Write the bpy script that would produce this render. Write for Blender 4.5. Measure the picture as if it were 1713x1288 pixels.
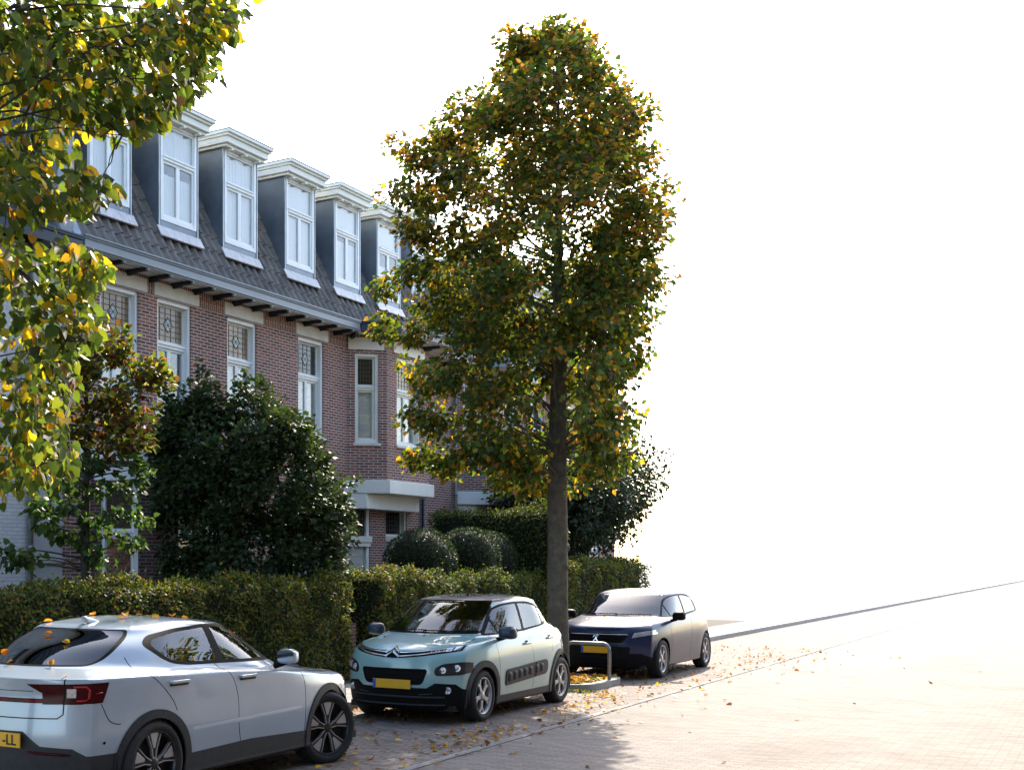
import bpy, bmesh, math, random
import numpy as np
from mathutils import Vector, Matrix
from mathutils.bvhtree import BVHTree
R = math.radians
PI = math.pi
scene = bpy.context.scene
for _o in list(bpy.data.objects):
    bpy.data.objects.remove(_o, do_unlink=True)
COL = scene.collection

# ---------------------------------------------------------------- camera, sky, sun, exposure
# World frame: +X runs away along the street, +Y towards the houses, camera above the origin.
YAW = 33.0
cam_d = bpy.data.cameras.new("camera")
cam_d.sensor_width = 36.0
cam_d.lens = 2100.0 / 1713.0 * 36.0
cam_d.shift_x = (856.5 - 516.0) / 1713.0
cam_d.shift_y = (940.0 - 644.0) / 1713.0
cam_d.clip_start = 0.05
cam_d.clip_end = 3000.0
cam = bpy.data.objects.new("camera", cam_d)
COL.objects.link(cam)
cam.location = (0, 0, 1.97)
cam.rotation_euler = (R(90), 0, R(YAW - 90))
scene.camera = cam

SUN_AZ, SUN_EL = 15.0, 37.0          # degrees from +X towards +Y; height
world = bpy.data.worlds.new("World")
scene.world = world
world.use_nodes = True
wn = world.node_tree
wn.nodes.clear()
w_out = wn.nodes.new("ShaderNodeOutputWorld")
w_bg = wn.nodes.new("ShaderNodeBackground")
w_sky = wn.nodes.new("ShaderNodeTexSky")
w_sky.sky_type = 'NISHITA'
w_sky.sun_disc = False
w_sky.sun_elevation = R(SUN_EL)
w_sky.sun_rotation = R(90 - SUN_AZ)
w_sky.air_density = 1.0
w_sky.dust_density = 1.8
w_sky.ozone_density = .6
w_bg.inputs['Strength'].default_value = 0.15
wn.links.new(w_sky.outputs[0], w_bg.inputs[0])
wn.links.new(w_bg.outputs[0], w_out.inputs[0])
sun_d = bpy.data.lights.new("sun", 'SUN')
sun_d.energy = 2.8
sun_d.angle = R(0.53)
sun_d.color = (1.0, 0.90, 0.75)
sun = bpy.data.objects.new("sun", sun_d)
COL.objects.link(sun)
_sd = Vector((math.cos(R(SUN_AZ)) * math.cos(R(SUN_EL)), math.sin(R(SUN_AZ)) * math.cos(R(SUN_EL)), math.sin(R(SUN_EL))))
sun.rotation_euler = _sd.to_track_quat('Z', 'Y').to_euler()
sun.location = _sd * 60
scene.view_settings.view_transform = 'Standard'
scene.view_settings.look = 'None'
scene.view_settings.gamma = 1.0
scene.view_settings.use_curve_mapping = False
scene.view_settings.exposure = 1.85
scene.cycles.max_bounces = 10
scene.cycles.transparent_max_bounces = 12
scene.cycles.caustics_reflective = False
scene.cycles.caustics_refractive = False

rng = np.random.default_rng(11)
random.seed(5)

# ---------------------------------------------------------------- materials
MATS = {}
def _new(name):
    m = bpy.data.materials.new(name); m.use_nodes = True
    nt = m.node_tree; nt.nodes.clear()
    out = nt.nodes.new("ShaderNodeOutputMaterial")
    MATS[name] = m
    return m, nt, out
def N(nt, t, **kw):
    n = nt.nodes.new(t)
    for k, v in kw.items():
        if k.startswith('i_'):
            n.inputs[k[2:].replace('_', ' ')].default_value = v
        else: setattr(n, k, v)
    return n
def L(nt, a, b): nt.links.new(a, b)
def c4(c): return (c[0], c[1], c[2], 1.0)
def ramp(nt, fac, stops):
    r = nt.nodes.new("ShaderNodeValToRGB"); e = r.color_ramp.elements
    while len(e) < len(stops): e.new(0.5)
    for q, (p, c) in zip(e, stops): q.position = p; q.color = c4(c)
    L(nt, fac, r.inputs[0]); return r.outputs[0]
def mixc(nt, fac, a, b, mode='MIX'):
    m = nt.nodes.new("ShaderNodeMix"); m.data_type = 'RGBA'; m.blend_type = mode
    if isinstance(fac, (int, float)): m.inputs[0].default_value = fac
    else: L(nt, fac, m.inputs[0])
    for s, v in ((6, a), (7, b)):
        if isinstance(v, tuple): m.inputs[s].default_value = c4(v)
        else: L(nt, v, m.inputs[s])
    return m.outputs[2]
def noise(nt, scale, detail=4, rough=.55, vec=None, dist=0):
    n = N(nt, "ShaderNodeTexNoise"); n.inputs['Scale'].default_value = scale
    n.inputs['Detail'].default_value = detail; n.inputs['Roughness'].default_value = rough
    n.inputs['Distortion'].default_value = dist
    if vec is None:
        tc = N(nt, "ShaderNodeTexCoord"); vec = tc.outputs['Object']
    L(nt, vec, n.inputs['Vector']); return n.outputs[0]
def bump(nt, h, strength, dist, bsdf):
    b = N(nt, "ShaderNodeBump"); b.inputs['Strength'].default_value = strength
    b.inputs['Distance'].default_value = dist
    L(nt, h, b.inputs['Height']); L(nt, b.outputs[0], bsdf.inputs['Normal']); return b
def plain(name, col, rough=.5, metal=0., spec=.5, var=.12, vscale=6., bmp=0., coat=0., dirt=None):
    m, nt, out = _new(name)
    b = N(nt, "ShaderNodeBsdfPrincipled")
    b.inputs['Roughness'].default_value = rough; b.inputs['Metallic'].default_value = metal
    b.inputs['Specular IOR Level'].default_value = spec
    if coat: b.inputs['Coat Weight'].default_value = coat; b.inputs['Coat Roughness'].default_value = .04
    n = noise(nt, vscale, 5, .6)
    lo = tuple(max(0, c * (1 - var)) for c in col); hi = tuple(min(1, c * (1 + var)) for c in col)
    c = ramp(nt, n, [(.3, lo), (.7, hi)])
    if dirt:
        n2 = noise(nt, vscale * .35, 6, .7)
        f = ramp(nt, n2, [(.5, (0, 0, 0)), (.75, (1, 1, 1))])
        sc = N(nt, "ShaderNodeMath", operation='MULTIPLY'); L(nt, f, sc.inputs[0]); sc.inputs[1].default_value = dirt[1]
        c = mixc(nt, sc.outputs[0], c, dirt[0])
    L(nt, c, b.inputs['Base Color'])
    if bmp: bump(nt, noise(nt, vscale * 6, 6, .6), bmp, .01, b)
    L(nt, b.outputs[0], out.inputs[0]); return m

def brickmat(name, cols, mortar, bw=.21, rh=.06, ms=.008, rough=.85, offset=.5, uv=True, scale=1., bstr=.6):
    m, nt, out = _new(name)
    b = N(nt, "ShaderNodeBsdfPrincipled"); b.inputs['Roughness'].default_value = rough
    b.inputs['Specular IOR Level'].default_value = .25
    tc = N(nt, "ShaderNodeUVMap") if uv else N(nt, "ShaderNodeTexCoord")
    v = tc.outputs[0] if uv else tc.outputs['Object']
    t = N(nt, "ShaderNodeTexBrick"); t.offset = offset
    t.inputs['Scale'].default_value = scale; t.inputs['Mortar Size'].default_value = ms
    t.inputs['Mortar Smooth'].default_value = .3; t.inputs['Bias'].default_value = 0
    t.inputs['Brick Width'].default_value = bw; t.inputs['Row Height'].default_value = rh
    t.inputs['Color1'].default_value = (0, 0, 0, 1); t.inputs['Color2'].default_value = (1, 1, 1, 1)
    t.inputs['Mortar'].default_value = (.5, .5, .5, 1)
    # slight wobble so the joints are not ruler straight
    nz = N(nt, "ShaderNodeTexNoise"); nz.inputs['Scale'].default_value = 5.; L(nt, v, nz.inputs['Vector'])
    mm = N(nt, "ShaderNodeVectorMath", operation='MULTIPLY_ADD'); mm.inputs[1].default_value = (.012, .012, 0)
    L(nt, nz.outputs[1], mm.inputs[0]); L(nt, v, mm.inputs[2]); L(nt, mm.outputs[0], t.inputs['Vector'])
    bc = ramp(nt, t.outputs[0], cols)
    n1 = noise(nt, .55, 6, .65, v); patch = ramp(nt, n1, [(.3, (.70, .66, .66)), (.5, (1, 1, 1)), (.72, (1.0, 1.0, 1.0))])
    bc = mixc(nt, 1., bc, patch, 'MULTIPLY')
    n3 = noise(nt, 1.3, 3, .5, v)
    redf = ramp(nt, n3, [(.62, (0, 0, 0)), (.74, (.5, .5, .5))])
    bc = mixc(nt, redf, bc, tuple(min(1, x) for x in (cols[-1][1][0] * 1.25, cols[-1][1][1] * .8, cols[-1][1][2] * .7)))
    n2 = noise(nt, 45, 3, .6, v); sp = ramp(nt, n2, [(.3, (.8, .8, .8)), (.7, (1.1, 1.1, 1.1))])
    bc = mixc(nt, 1., bc, sp, 'MULTIPLY')
    mc = ramp(nt, n1, [(.3, tuple(x * .75 for x in mortar)), (.7, mortar)])
    c = mixc(nt, t.outputs[1], bc, mc)
    L(nt, c, b.inputs['Base Color'])
    inv = N(nt, "ShaderNodeMath", operation='SUBTRACT'); inv.inputs[0].default_value = 1; L(nt, t.outputs[1], inv.inputs[1])
    ad = N(nt, "ShaderNodeMath", operation='ADD'); L(nt, inv.outputs[0], ad.inputs[0])
    sc = N(nt, "ShaderNodeMath", operation='MULTIPLY'); L(nt, n2, sc.inputs[0]); sc.inputs[1].default_value = .4
    L(nt, sc.outputs[0], ad.inputs[1])
    bump(nt, ad.outputs[0], bstr, .006, b)
    L(nt, b.outputs[0], out.inputs[0]); return m

def glassmat(name, tint=(.55, .6, .6), rough=.02, refl=1.45, wave=.0):
    m, nt, out = _new(name)
    tr = N(nt, "ShaderNodeBsdfTransparent"); tr.inputs[0].default_value = c4(tint)
    gl = N(nt, "ShaderNodeBsdfGlossy"); gl.inputs['Roughness'].default_value = rough
    # reflectance from the facing angle on both sides of a thin pane (no total reflection inside)
    geo = N(nt, "ShaderNodeNewGeometry"); dt = N(nt, "ShaderNodeVectorMath", operation='DOT_PRODUCT'); L(nt, geo.outputs['Incoming'], dt.inputs[0]); L(nt, geo.outputs['Normal'], dt.inputs[1])
    def mth(op, a, b=None):
        n = N(nt, "ShaderNodeMath", operation=op)
        for i, q in enumerate((a, b)):
            if q is None: continue
            if isinstance(q, (int, float)): n.inputs[i].default_value = q
            else: L(nt, q, n.inputs[i])
        return n.outputs[0]
    c_ = mth('SUBTRACT', 1.0, mth('ABSOLUTE', dt.outputs['Value'])); p_ = mth('POWER', c_, 5.0); F_ = mth('ADD', mth('MULTIPLY', p_, 1 - refl), refl)
    mx = N(nt, "ShaderNodeMixShader"); L(nt, F_, mx.inputs[0])
    L(nt, tr.outputs[0], mx.inputs[1]); L(nt, gl.outputs[0], mx.inputs[2])
    if wave:
        b = N(nt, "ShaderNodeBump"); b.inputs['Strength'].default_value = wave; b.inputs['Distance'].default_value = .02
        L(nt, noise(nt, 1.6, 1, .4), b.inputs['Height']); L(nt, b.outputs[0], gl.inputs['Normal'])
    L(nt, mx.outputs[0], out.inputs[0]); return m

def leafmat(name, trans=.42, rough=.42, spec=.4):
    m, nt, out = _new(name)
    at = N(nt, "ShaderNodeAttribute", attribute_name="leafcol")
    b = N(nt, "ShaderNodeBsdfPrincipled"); b.inputs['Roughness'].default_value = rough
    b.inputs['Specular IOR Level'].default_value = spec
    L(nt, at.outputs[0], b.inputs['Base Color'])
    t = N(nt, "ShaderNodeBsdfTranslucent")
    br = N(nt, "ShaderNodeMix"); br.data_type = 'RGBA'; br.blend_type = 'MULTIPLY'; br.inputs[0].default_value = 1
    L(nt, at.outputs[0], br.inputs[6]); br.inputs[7].default_value = (2.3, 2.2, 1.0, 1)
    L(nt, br.outputs[2], t.inputs[0])
    mx = N(nt, "ShaderNodeMixShader"); mx.inputs[0].default_value = trans
    L(nt, b.outputs[0], mx.inputs[1]); L(nt, t.outputs[0], mx.inputs[2]); L(nt, mx.outputs[0], out.inputs[0])
    return m

BR = [(0., (.150, .070, .058)), (.35, (.215, .095, .074)), (.7, (.26, .112, .082)), (1., (.35, .128, .082))]
brickmat('brick', BR, (.56, .50, .46), ms=.0105)
brickmat('brick_dark', [(0., (.05, .03, .03)), (.5, (.09, .045, .04)), (1., (.13, .06, .05))], (.22, .2, .19))
brickmat('brick_white', [(0., (.72, .74, .74)), (1., (.80, .81, .80))], (.52, .54, .55), ms=.005)
brickmat('road_brick', [(0., (.185, .162, .146)), (.5, (.23, .20, .18)), (1., (.275, .235, .21))], (.13, .115, .10), bw=.2, rh=.07, ms=.005, bstr=.4)
brickmat('bay_brick', [(0., (.17, .14, .125)), (.5, (.23, .19, .165)), (1., (.29, .235, .2))], (.10, .085, .07), bw=.2, rh=.09, ms=.008)
brickmat('pavers', [(0., (.24, .235, .23)), (1., (.31, .30, .29))], (.12, .12, .11), bw=.3, rh=.3, ms=.006)
plain('white_paint', (.82, .85, .85), .38, var=.05, vscale=3, dirt=((.45, .46, .45), .25))
plain('cream_paint', (.78, .79, .73), .4, var=.05, vscale=3, dirt=((.4, .4, .36), .25))
plain('stone', (.74, .73, .68), .8, var=.10, vscale=4, bmp=.2, dirt=((.33, .33, .3), .5))
plain('plaster', (.52, .53, .51), .85, var=.06, vscale=2, bmp=.15, dirt=((.36, .36, .34), .4))
plain('zinc', (.15, .19, .24), .40, .35, var=.30, vscale=1.3, bmp=.06, dirt=((.26, .29, .32), .35))
plain('zinc_light', (.34, .38, .42), .42, .5, var=.2, vscale=3)
plain('lead', (.40, .43, .46), .5, .3, var=.15, vscale=5, bmp=.1)
plain('grey_paint', (.22, .26, .30), .4, var=.08, vscale=2, dirt=((.12, .14, .15), .4))
plain('navy_paint_and_shade', (.02, .035, .06), .35, var=.15, vscale=3)
plain('black_wood', (.018, .02, .026), .5, var=.3, vscale=5)
plain('soffit', (.72, .71, .66), .6, var=.08, vscale=2)
plain('roof_tile', (.185, .155, .130), .42, var=.4, vscale=3.2, bmp=.15, dirt=((.07, .075, .045), .5))
plain('slate', (.07, .075, .085), .5, var=.3, vscale=4)
plain('felt', (.06, .06, .06), .9)
plain('lead_came', (.05, .05, .05), .5)
plain('curtain', (.66, .66, .63), .9, var=.04, vscale=2)
plain('amber_reflection_glass', (.30, .20, .11), .25, var=.35, vscale=3, spec=.6)  # upper leaded panes: the amber reflection is put into the pane colour
plain('dark_glass', (.025, .027, .024), .08, var=.3, vscale=3, spec=.6)
plain('pale_glass', (.35, .40, .37), .2, var=.1)
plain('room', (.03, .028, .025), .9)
plain('door_paint', (.38, .42, .41), .4, var=.05)
plain('bark', (.10, .088, .068), .9, var=.35, vscale=9, bmp=1., dirt=((.085, .10, .045), .6))
plain('bark_dark', (.045, .038, .03), .9, var=.3, vscale=10, bmp=.6)
plain('soil', (.05, .038, .028), .95, var=.3, vscale=9, bmp=.5)
plain('kerb_stone', (.33, .33, .32), .8, var=.15, vscale=8, bmp=.3, dirt=((.15, .15, .12), .5))
plain('land', (.26, .25, .23), .9, var=.1, vscale=.5)
plain('galv', (.25, .26, .26), .45, .55, var=.25, vscale=10)
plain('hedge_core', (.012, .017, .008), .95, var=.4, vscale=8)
glassmat('window_glass', (.97, .98, .98), .01, .10, .10)
leafmat('leaf', .45, .5, .28)
leafmat('leaf_dark', .14, .55, .3)
leafmat('leaf_hedge', .24, .6, .22)

# ---------------------------------------------------------------- mesh helpers
class MB:
    def __init__(s): s.v = []; s.f = []; s.uv = []; s.sm = []
    def add(s, vs, fs, uvs=None, smooth=False):
        o = len(s.v); s.v += [tuple(p) for p in vs]
        for i, f in enumerate(fs):
            s.f.append(tuple(o + k for k in f)); s.sm.append(smooth)
            s.uv.append(uvs[i] if uvs else None)
    def box(s, x0, x1, y0, y1, z0, z1, T=None):
        if x0 > x1: x0, x1 = x1, x0
        if y0 > y1: y0, y1 = y1, y0
        if z0 > z1: z0, z1 = z1, z0
        vs = [(x0, y0, z0), (x1, y0, z0), (x1, y1, z0), (x0, y1, z0), (x0, y0, z1), (x1, y0, z1), (x1, y1, z1), (x0, y1, z1)]
        fs = [(0, 3, 2, 1), (4, 5, 6, 7), (0, 1, 5, 4), (1, 2, 6, 5), (2, 3, 7, 6), (3, 0, 4, 7)]
        uvs = []
        for f in fs:
            n = (Vector(vs[f[1]]) - Vector(vs[f[0]])).cross(Vector(vs[f[2]]) - Vector(vs[f[1]]))
            a = max(range(3), key=lambda i: abs(n[i]))
            uvs.append([(vs[k][1], vs[k][2]) if a == 0 else (vs[k][0], vs[k][2]) if a == 1 else (vs[k][0], vs[k][1]) for k in f])
        if T: vs = [T(*p) for p in vs]
        s.add(vs, fs, uvs)
    def tube(s, pts, rad, n=8, cap=True, smooth=True):
        pts = [Vector(p) for p in pts]
        if isinstance(rad, (int, float)): rad = [rad] * len(pts)
        o = []; 
        for i, p in enumerate(pts):
            t = (pts[min(i + 1, len(pts) - 1)] - pts[max(i - 1, 0)]).normalized()
            u = t.cross(Vector((0, 0, 1)))
            if u.length < .05: u = t.cross(Vector((1, 0, 0)))
            u.normalize(); w = t.cross(u)
            if i and u.dot(pu) < 0: u = -u; w = -w
            pu = u
            o.append([p + (u * math.cos(a) + w * math.sin(a)) * rad[i] for a in [2 * PI * k / n for k in range(n)]])
        vs = [q for r_ in o for q in r_]; fs = []
        for i in range(len(pts) - 1):
            for k in range(n):
                a = i * n + k; b = i * n + (k + 1) % n
                fs.append((a, b, b + n, a + n))
        if cap: fs.append(tuple(range(n - 1, -1, -1))); fs.append(tuple(range((len(pts) - 1) * n, len(pts) * n)))
        s.add(vs, fs, None, smooth)
    def lathe(s, prof, n=24, T=None, smooth=True):      # prof: (radius, height) about local z
        vs = []; fs = []
        for (r_, h) in prof:
            for k in range(n):
                a = 2 * PI * k / n; p = Vector((r_ * math.cos(a), r_ * math.sin(a), h))
                vs.append(T @ p if T is not None else p)
        for i in range(len(prof) - 1):
            for k in range(n):
                a = i * n + k; b = i * n + (k + 1) % n; fs.append((a, b, b + n, a + n))
        s.add(vs, fs, None, smooth)
    def prism(s, poly, h0, h1, T=None, smooth=False):     # poly of (a,b) swept from h0 to h1 along local z
        n = len(poly); vs = [(a, b, h0) for a, b in poly] + [(a, b, h1) for a, b in poly]
        if T is not None: vs = [T @ Vector(p) for p in vs]
        fs = [tuple(range(n - 1, -1, -1)), tuple(range(n, 2 * n))] + [(k, (k + 1) % n, (k + 1) % n + n, k + n) for k in range(n)]
        s.add(vs, fs, None, smooth)
    def build(s, name, mat, parent=None, recalc=True, mats=None, bev=0):
        me = bpy.data.meshes.new(name); me.from_pydata(s.v, [], s.f)
        uvl = me.uv_layers.new(name="UVMap")
        if any(u is not None for u in s.uv):
            li = 0
            for f, u in zip(s.f, s.uv):
                for k in range(len(f)):
                    if u is not None: uvl.data[li].uv = u[k]
                    li += 1
        me.polygons.foreach_set('use_smooth', s.sm)
        me.materials.append(MATS[mat] if isinstance(mat, str) else mat)
        if recalc:
            bm = bmesh.new(); bm.from_mesh(me); bmesh.ops.recalc_face_normals(bm, faces=bm.faces); bm.to_mesh(me); bm.free()
        me.update()
        o = bpy.data.objects.new(name, me); COL.objects.link(o)
        if parent is not None: o.parent = parent
        if bev:
            m = o.modifiers.new("bevel", 'BEVEL'); m.width = bev; m.segments = 2; m.limit_method = 'ANGLE'
            m.harden_normals = False
        return o

def tag(o, label=None, cat=None, group=None, kind=None):
    if label: o['label'] = label
    if cat: o['category'] = cat
    if group: o['group'] = group
    if kind: o['kind'] = kind
    return o
def thing(name, label, cat, loc=(0, 0, 0), rz=0, group=None):
    o = bpy.data.objects.new(name, None); COL.objects.link(o); o.empty_display_size = .2
    o.location = loc; o.rotation_euler = (0, 0, rz)
    return tag(o, label, cat, group)
def frame2d(O, D):
    """local (s along wall, n inwards, z) -> world"""
    ox, oy = O; dx, dy = D; l = math.hypot(dx, dy); dx /= l; dy /= l
    return lambda s_, n_, z_: (ox + dx * s_ - dy * n_, oy + dy * s_ + dx * n_, z_)
def rpoly(pts, r, n=5):
    """round the corners of a 2d polygon"""
    out = []; m = len(pts)
    for i in range(m):
        p = Vector(pts[i]).to_2d(); a = Vector(pts[i - 1]).to_2d(); b = Vector(pts[(i + 1) % m]).to_2d()
        rr = r[i] if isinstance(r, (list, tuple)) else r
        da = (a - p); db = (b - p); k = min(rr, da.length * .49, db.length * .49)
        s0 = p + da.normalized() * k; s1 = p + db.normalized() * k
        for j in range(n + 1):
            t = j / n; q = s0 * (1 - t) ** 2 + p * 2 * t * (1 - t) + s1 * t * t; out.append((q.x, q.y))
    return out
def text_mesh(mb, txt, size, T, depth=.002):
    cu = bpy.data.curves.new("txt", 'FONT'); cu.body = txt; cu.size = size; cu.extrude = depth; cu.offset = size * .012
    cu.align_x = 'CENTER'; cu.align_y = 'CENTER'
    o = bpy.data.objects.new("txt", cu); COL.objects.link(o)
    bpy.context.view_layer.update()
    me = o.evaluated_get(bpy.context.evaluated_depsgraph_get()).to_mesh()
    mb.add([T @ v.co for v in me.vertices], [tuple(p.vertices) for p in me.polygons])
    o.evaluated_get(bpy.context.evaluated_depsgraph_get()).to_mesh_clear()
    bpy.data.objects.remove(o); bpy.data.curves.remove(cu)

# camera mapping used only while laying crowns out: pixel of a world point
_ca, _sa = math.cos(R(YAW)), math.sin(R(YAW))
# ================================================================= STREET
def sheet(name, x0, x1, y0, y1, z, mat, nx=1, ny=1, swap=False):
    mb = MB(); vs = []; fs = []; uvs = []
    for i in range(nx + 1):
        for j in range(ny + 1):
            vs.append((x0 + (x1 - x0) * i / nx, y0 + (y1 - y0) * j / ny, z))
    for i in range(nx):
        for j in range(ny):
            f = (i * (ny + 1) + j, (i + 1) * (ny + 1) + j, (i + 1) * (ny + 1) + j + 1, i * (ny + 1) + j + 1)
            fs.append(f); uvs.append([((vs[k][1], vs[k][0]) if swap else (vs[k][0], vs[k][1])) for k in f])
    mb.add(vs, fs, uvs)
    return mb.build(name, mat, recalc=False)
tag(sheet('ground', -1200, 1500, -1200, 1500, -.03, 'land'), 'pale land around and beyond the street', kind='structure')
tag(sheet('road', -40, 160, -2.2, 5.656, 0, 'road_brick', swap=True), 'pinkish brown brick paved road, sunlit ahead', kind='structure')
mb = MB(); mb.box(-40, 160, 5.66, 5.76, -.02, .010)
tag(mb.build('gutter_strip', 'pavers'), 'pale flat strip between road and parking bays', kind='structure')
tag(sheet('parking_strip', -40, 160, 5.764, 8.6, .004, 'bay_brick', swap=True), 'darker brick parking bays strewn with leaves', kind='structure')
mb = MB(); mb.box(-40, 160, 8.604, 8.76, -.02, .12)
tag(mb.build('kerb', 'kerb_stone', bev=.02), 'concrete kerb between parking bays and pavement', kind='structure')
tag(sheet('pavement', -40, 60, 8.764, 10.0, .105, 'pavers'), 'grey slab pavement in front of the hedges', kind='structure')
tag(sheet('garden_ground', -40, 41.5, 10.004, 14.9, .10, 'soil'), 'dark soil of the front gardens', kind='structure')
mb = MB(); mb.box(-40, 160, -2.4, -2.204, -.02, .12); mb.box(-40, 160, -5.5, -2.404, -.02, .105)
tag(mb.build('far_pavement', 'pavers'), 'pavement on the near side of the street', kind='structure')

# planting beds with kerb rings (one at the big tree, one at the near tree)
def bed(x0, x1, label):
    pl = [(x0, 8.6), (x0, 6.78), (x1, 6.78), (x1, 8.6)]
    outer = rpoly(pl, [0, .55, .55, 0], 8)
    ip = [(x0 + .13, 8.6), (x0 + .13, 6.91), (x1 - .13, 6.91), (x1 - .13, 8.6)]
    inner = rpoly(ip, [0, .44, .44, 0], 8)
    mb = MB(); n = len(outer)
    vs = [(a, b, 0) for a, b in outer] + [(a, b, .11) for a, b in outer] + [(a, b, .11) for a, b in inner] + [(a, b, .0) for a, b in inner]
    fs = []
    for k in range(n - 1):
        if abs(outer[k][1] - 8.6) < 1e-6 and abs(outer[k + 1][1] - 8.6) < 1e-6: continue
        for q in range(3): fs.append((q * n + k, q * n + k + 1, (q + 1) * n + k + 1, (q + 1) * n + k))
    mb.add(vs, fs)
    tag(mb.build('bed_kerb', 'kerb_stone', bev=.012), label, kind='structure')
    mb = MB(); mb.add([(a, b, .075) for a, b in inner], [tuple(range(n))])
    tag(mb.build('bed_soil', 'soil'), 'soil of the ' + label.replace('kerb ring', 'bed'), kind='structure')
bed(18.15, 20.05, 'kerb ring around the street tree by the green car')
bed(3.2, 5.6, 'kerb ring around the near street tree')

# bicycle rail in the bed (hoop of bent tube)
t = thing('bicycle_rail', 'low grey bent tube rail standing in the leafy bed before the dark car', 'bike rail', (19.35, 7.22, .07))
mb = MB(); pts = []
W, Hh, rr = .36, .60, .11
pts.append((0, -W, 0))
for k in range(7):
    a = PI / 2 * k / 6; pts.append((0, -W + rr - rr * math.cos(a), Hh - rr + rr * math.sin(a)))
for k in range(7):
    a = PI / 2 * (1 - k / 6); pts.append((0, W - rr + rr * math.cos(a), Hh - rr + rr * math.sin(a)))
pts.append((0, W, 0)); mb.tube(pts, .03, 12)
mb.build('hoop', 'galv', t)
for sg in (-1, 1):
    mb = MB(); mb.lathe([(.0, .012), (.07, .012), (.07, 0)], 16, Matrix.Translation((0, sg * W, 0))); mb.build('foot_plate', 'galv', t)
# ================================================================= HOUSES
FY = 14.5            # facade plane
def wall(mb, O, D, Lw, z0, z1, ops=(), depth=.12, soldier=None):
    """wall sheet with real openings and brick reveals; ops = (s0,s1,za,zb)"""
    T = frame2d(O, D)
    ss = sorted(set([0, Lw] + [v for o in ops for v in o[:2]])); zs = sorted(set([z0, z1] + [v for o in ops for v in o[2:4]] + ([soldier] if soldier else [])))
    for i in range(len(ss) - 1):
        for j in range(len(zs) - 1):
            sc, zc = (ss[i] + ss[i + 1]) / 2, (zs[j] + zs[j + 1]) / 2
            if any(o[0] < sc < o[1] and o[2] < zc < o[3] for o in ops): continue
            q = [(ss[i], zs[j]), (ss[i + 1], zs[j]), (ss[i + 1], zs[j + 1]), (ss[i], zs[j + 1])]
            uv = [(a, b) for a, b in q]
            if soldier and zc > soldier: uv = [(b - soldier + .005, a * .97) for a, b in q]
            mb.add([T(a, 0, b) for a, b in q], [(0, 1, 2, 3)], [uv])
    for (a, b, c, d) in ops:
        for (p, q) in (((a, c), (a, d)), ((b, d), (b, c)), ((a, d), (b, d)), ((b, c), (a, c))):
            vs = [T(p[0], 0, p[1]), T(q[0], 0, q[1]), T(q[0], depth, q[1]), T(p[0], depth, p[1])]
            if p[0] == q[0]: uv = [(0, p[1]), (0, q[1]), (depth, q[1]), (depth, p[1])]
            else: uv = [(p[0], 0), (q[0], 0), (q[0], depth), (p[0], depth)]
            mb.add(vs, [(0, 1, 2, 3)], [uv])

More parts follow.
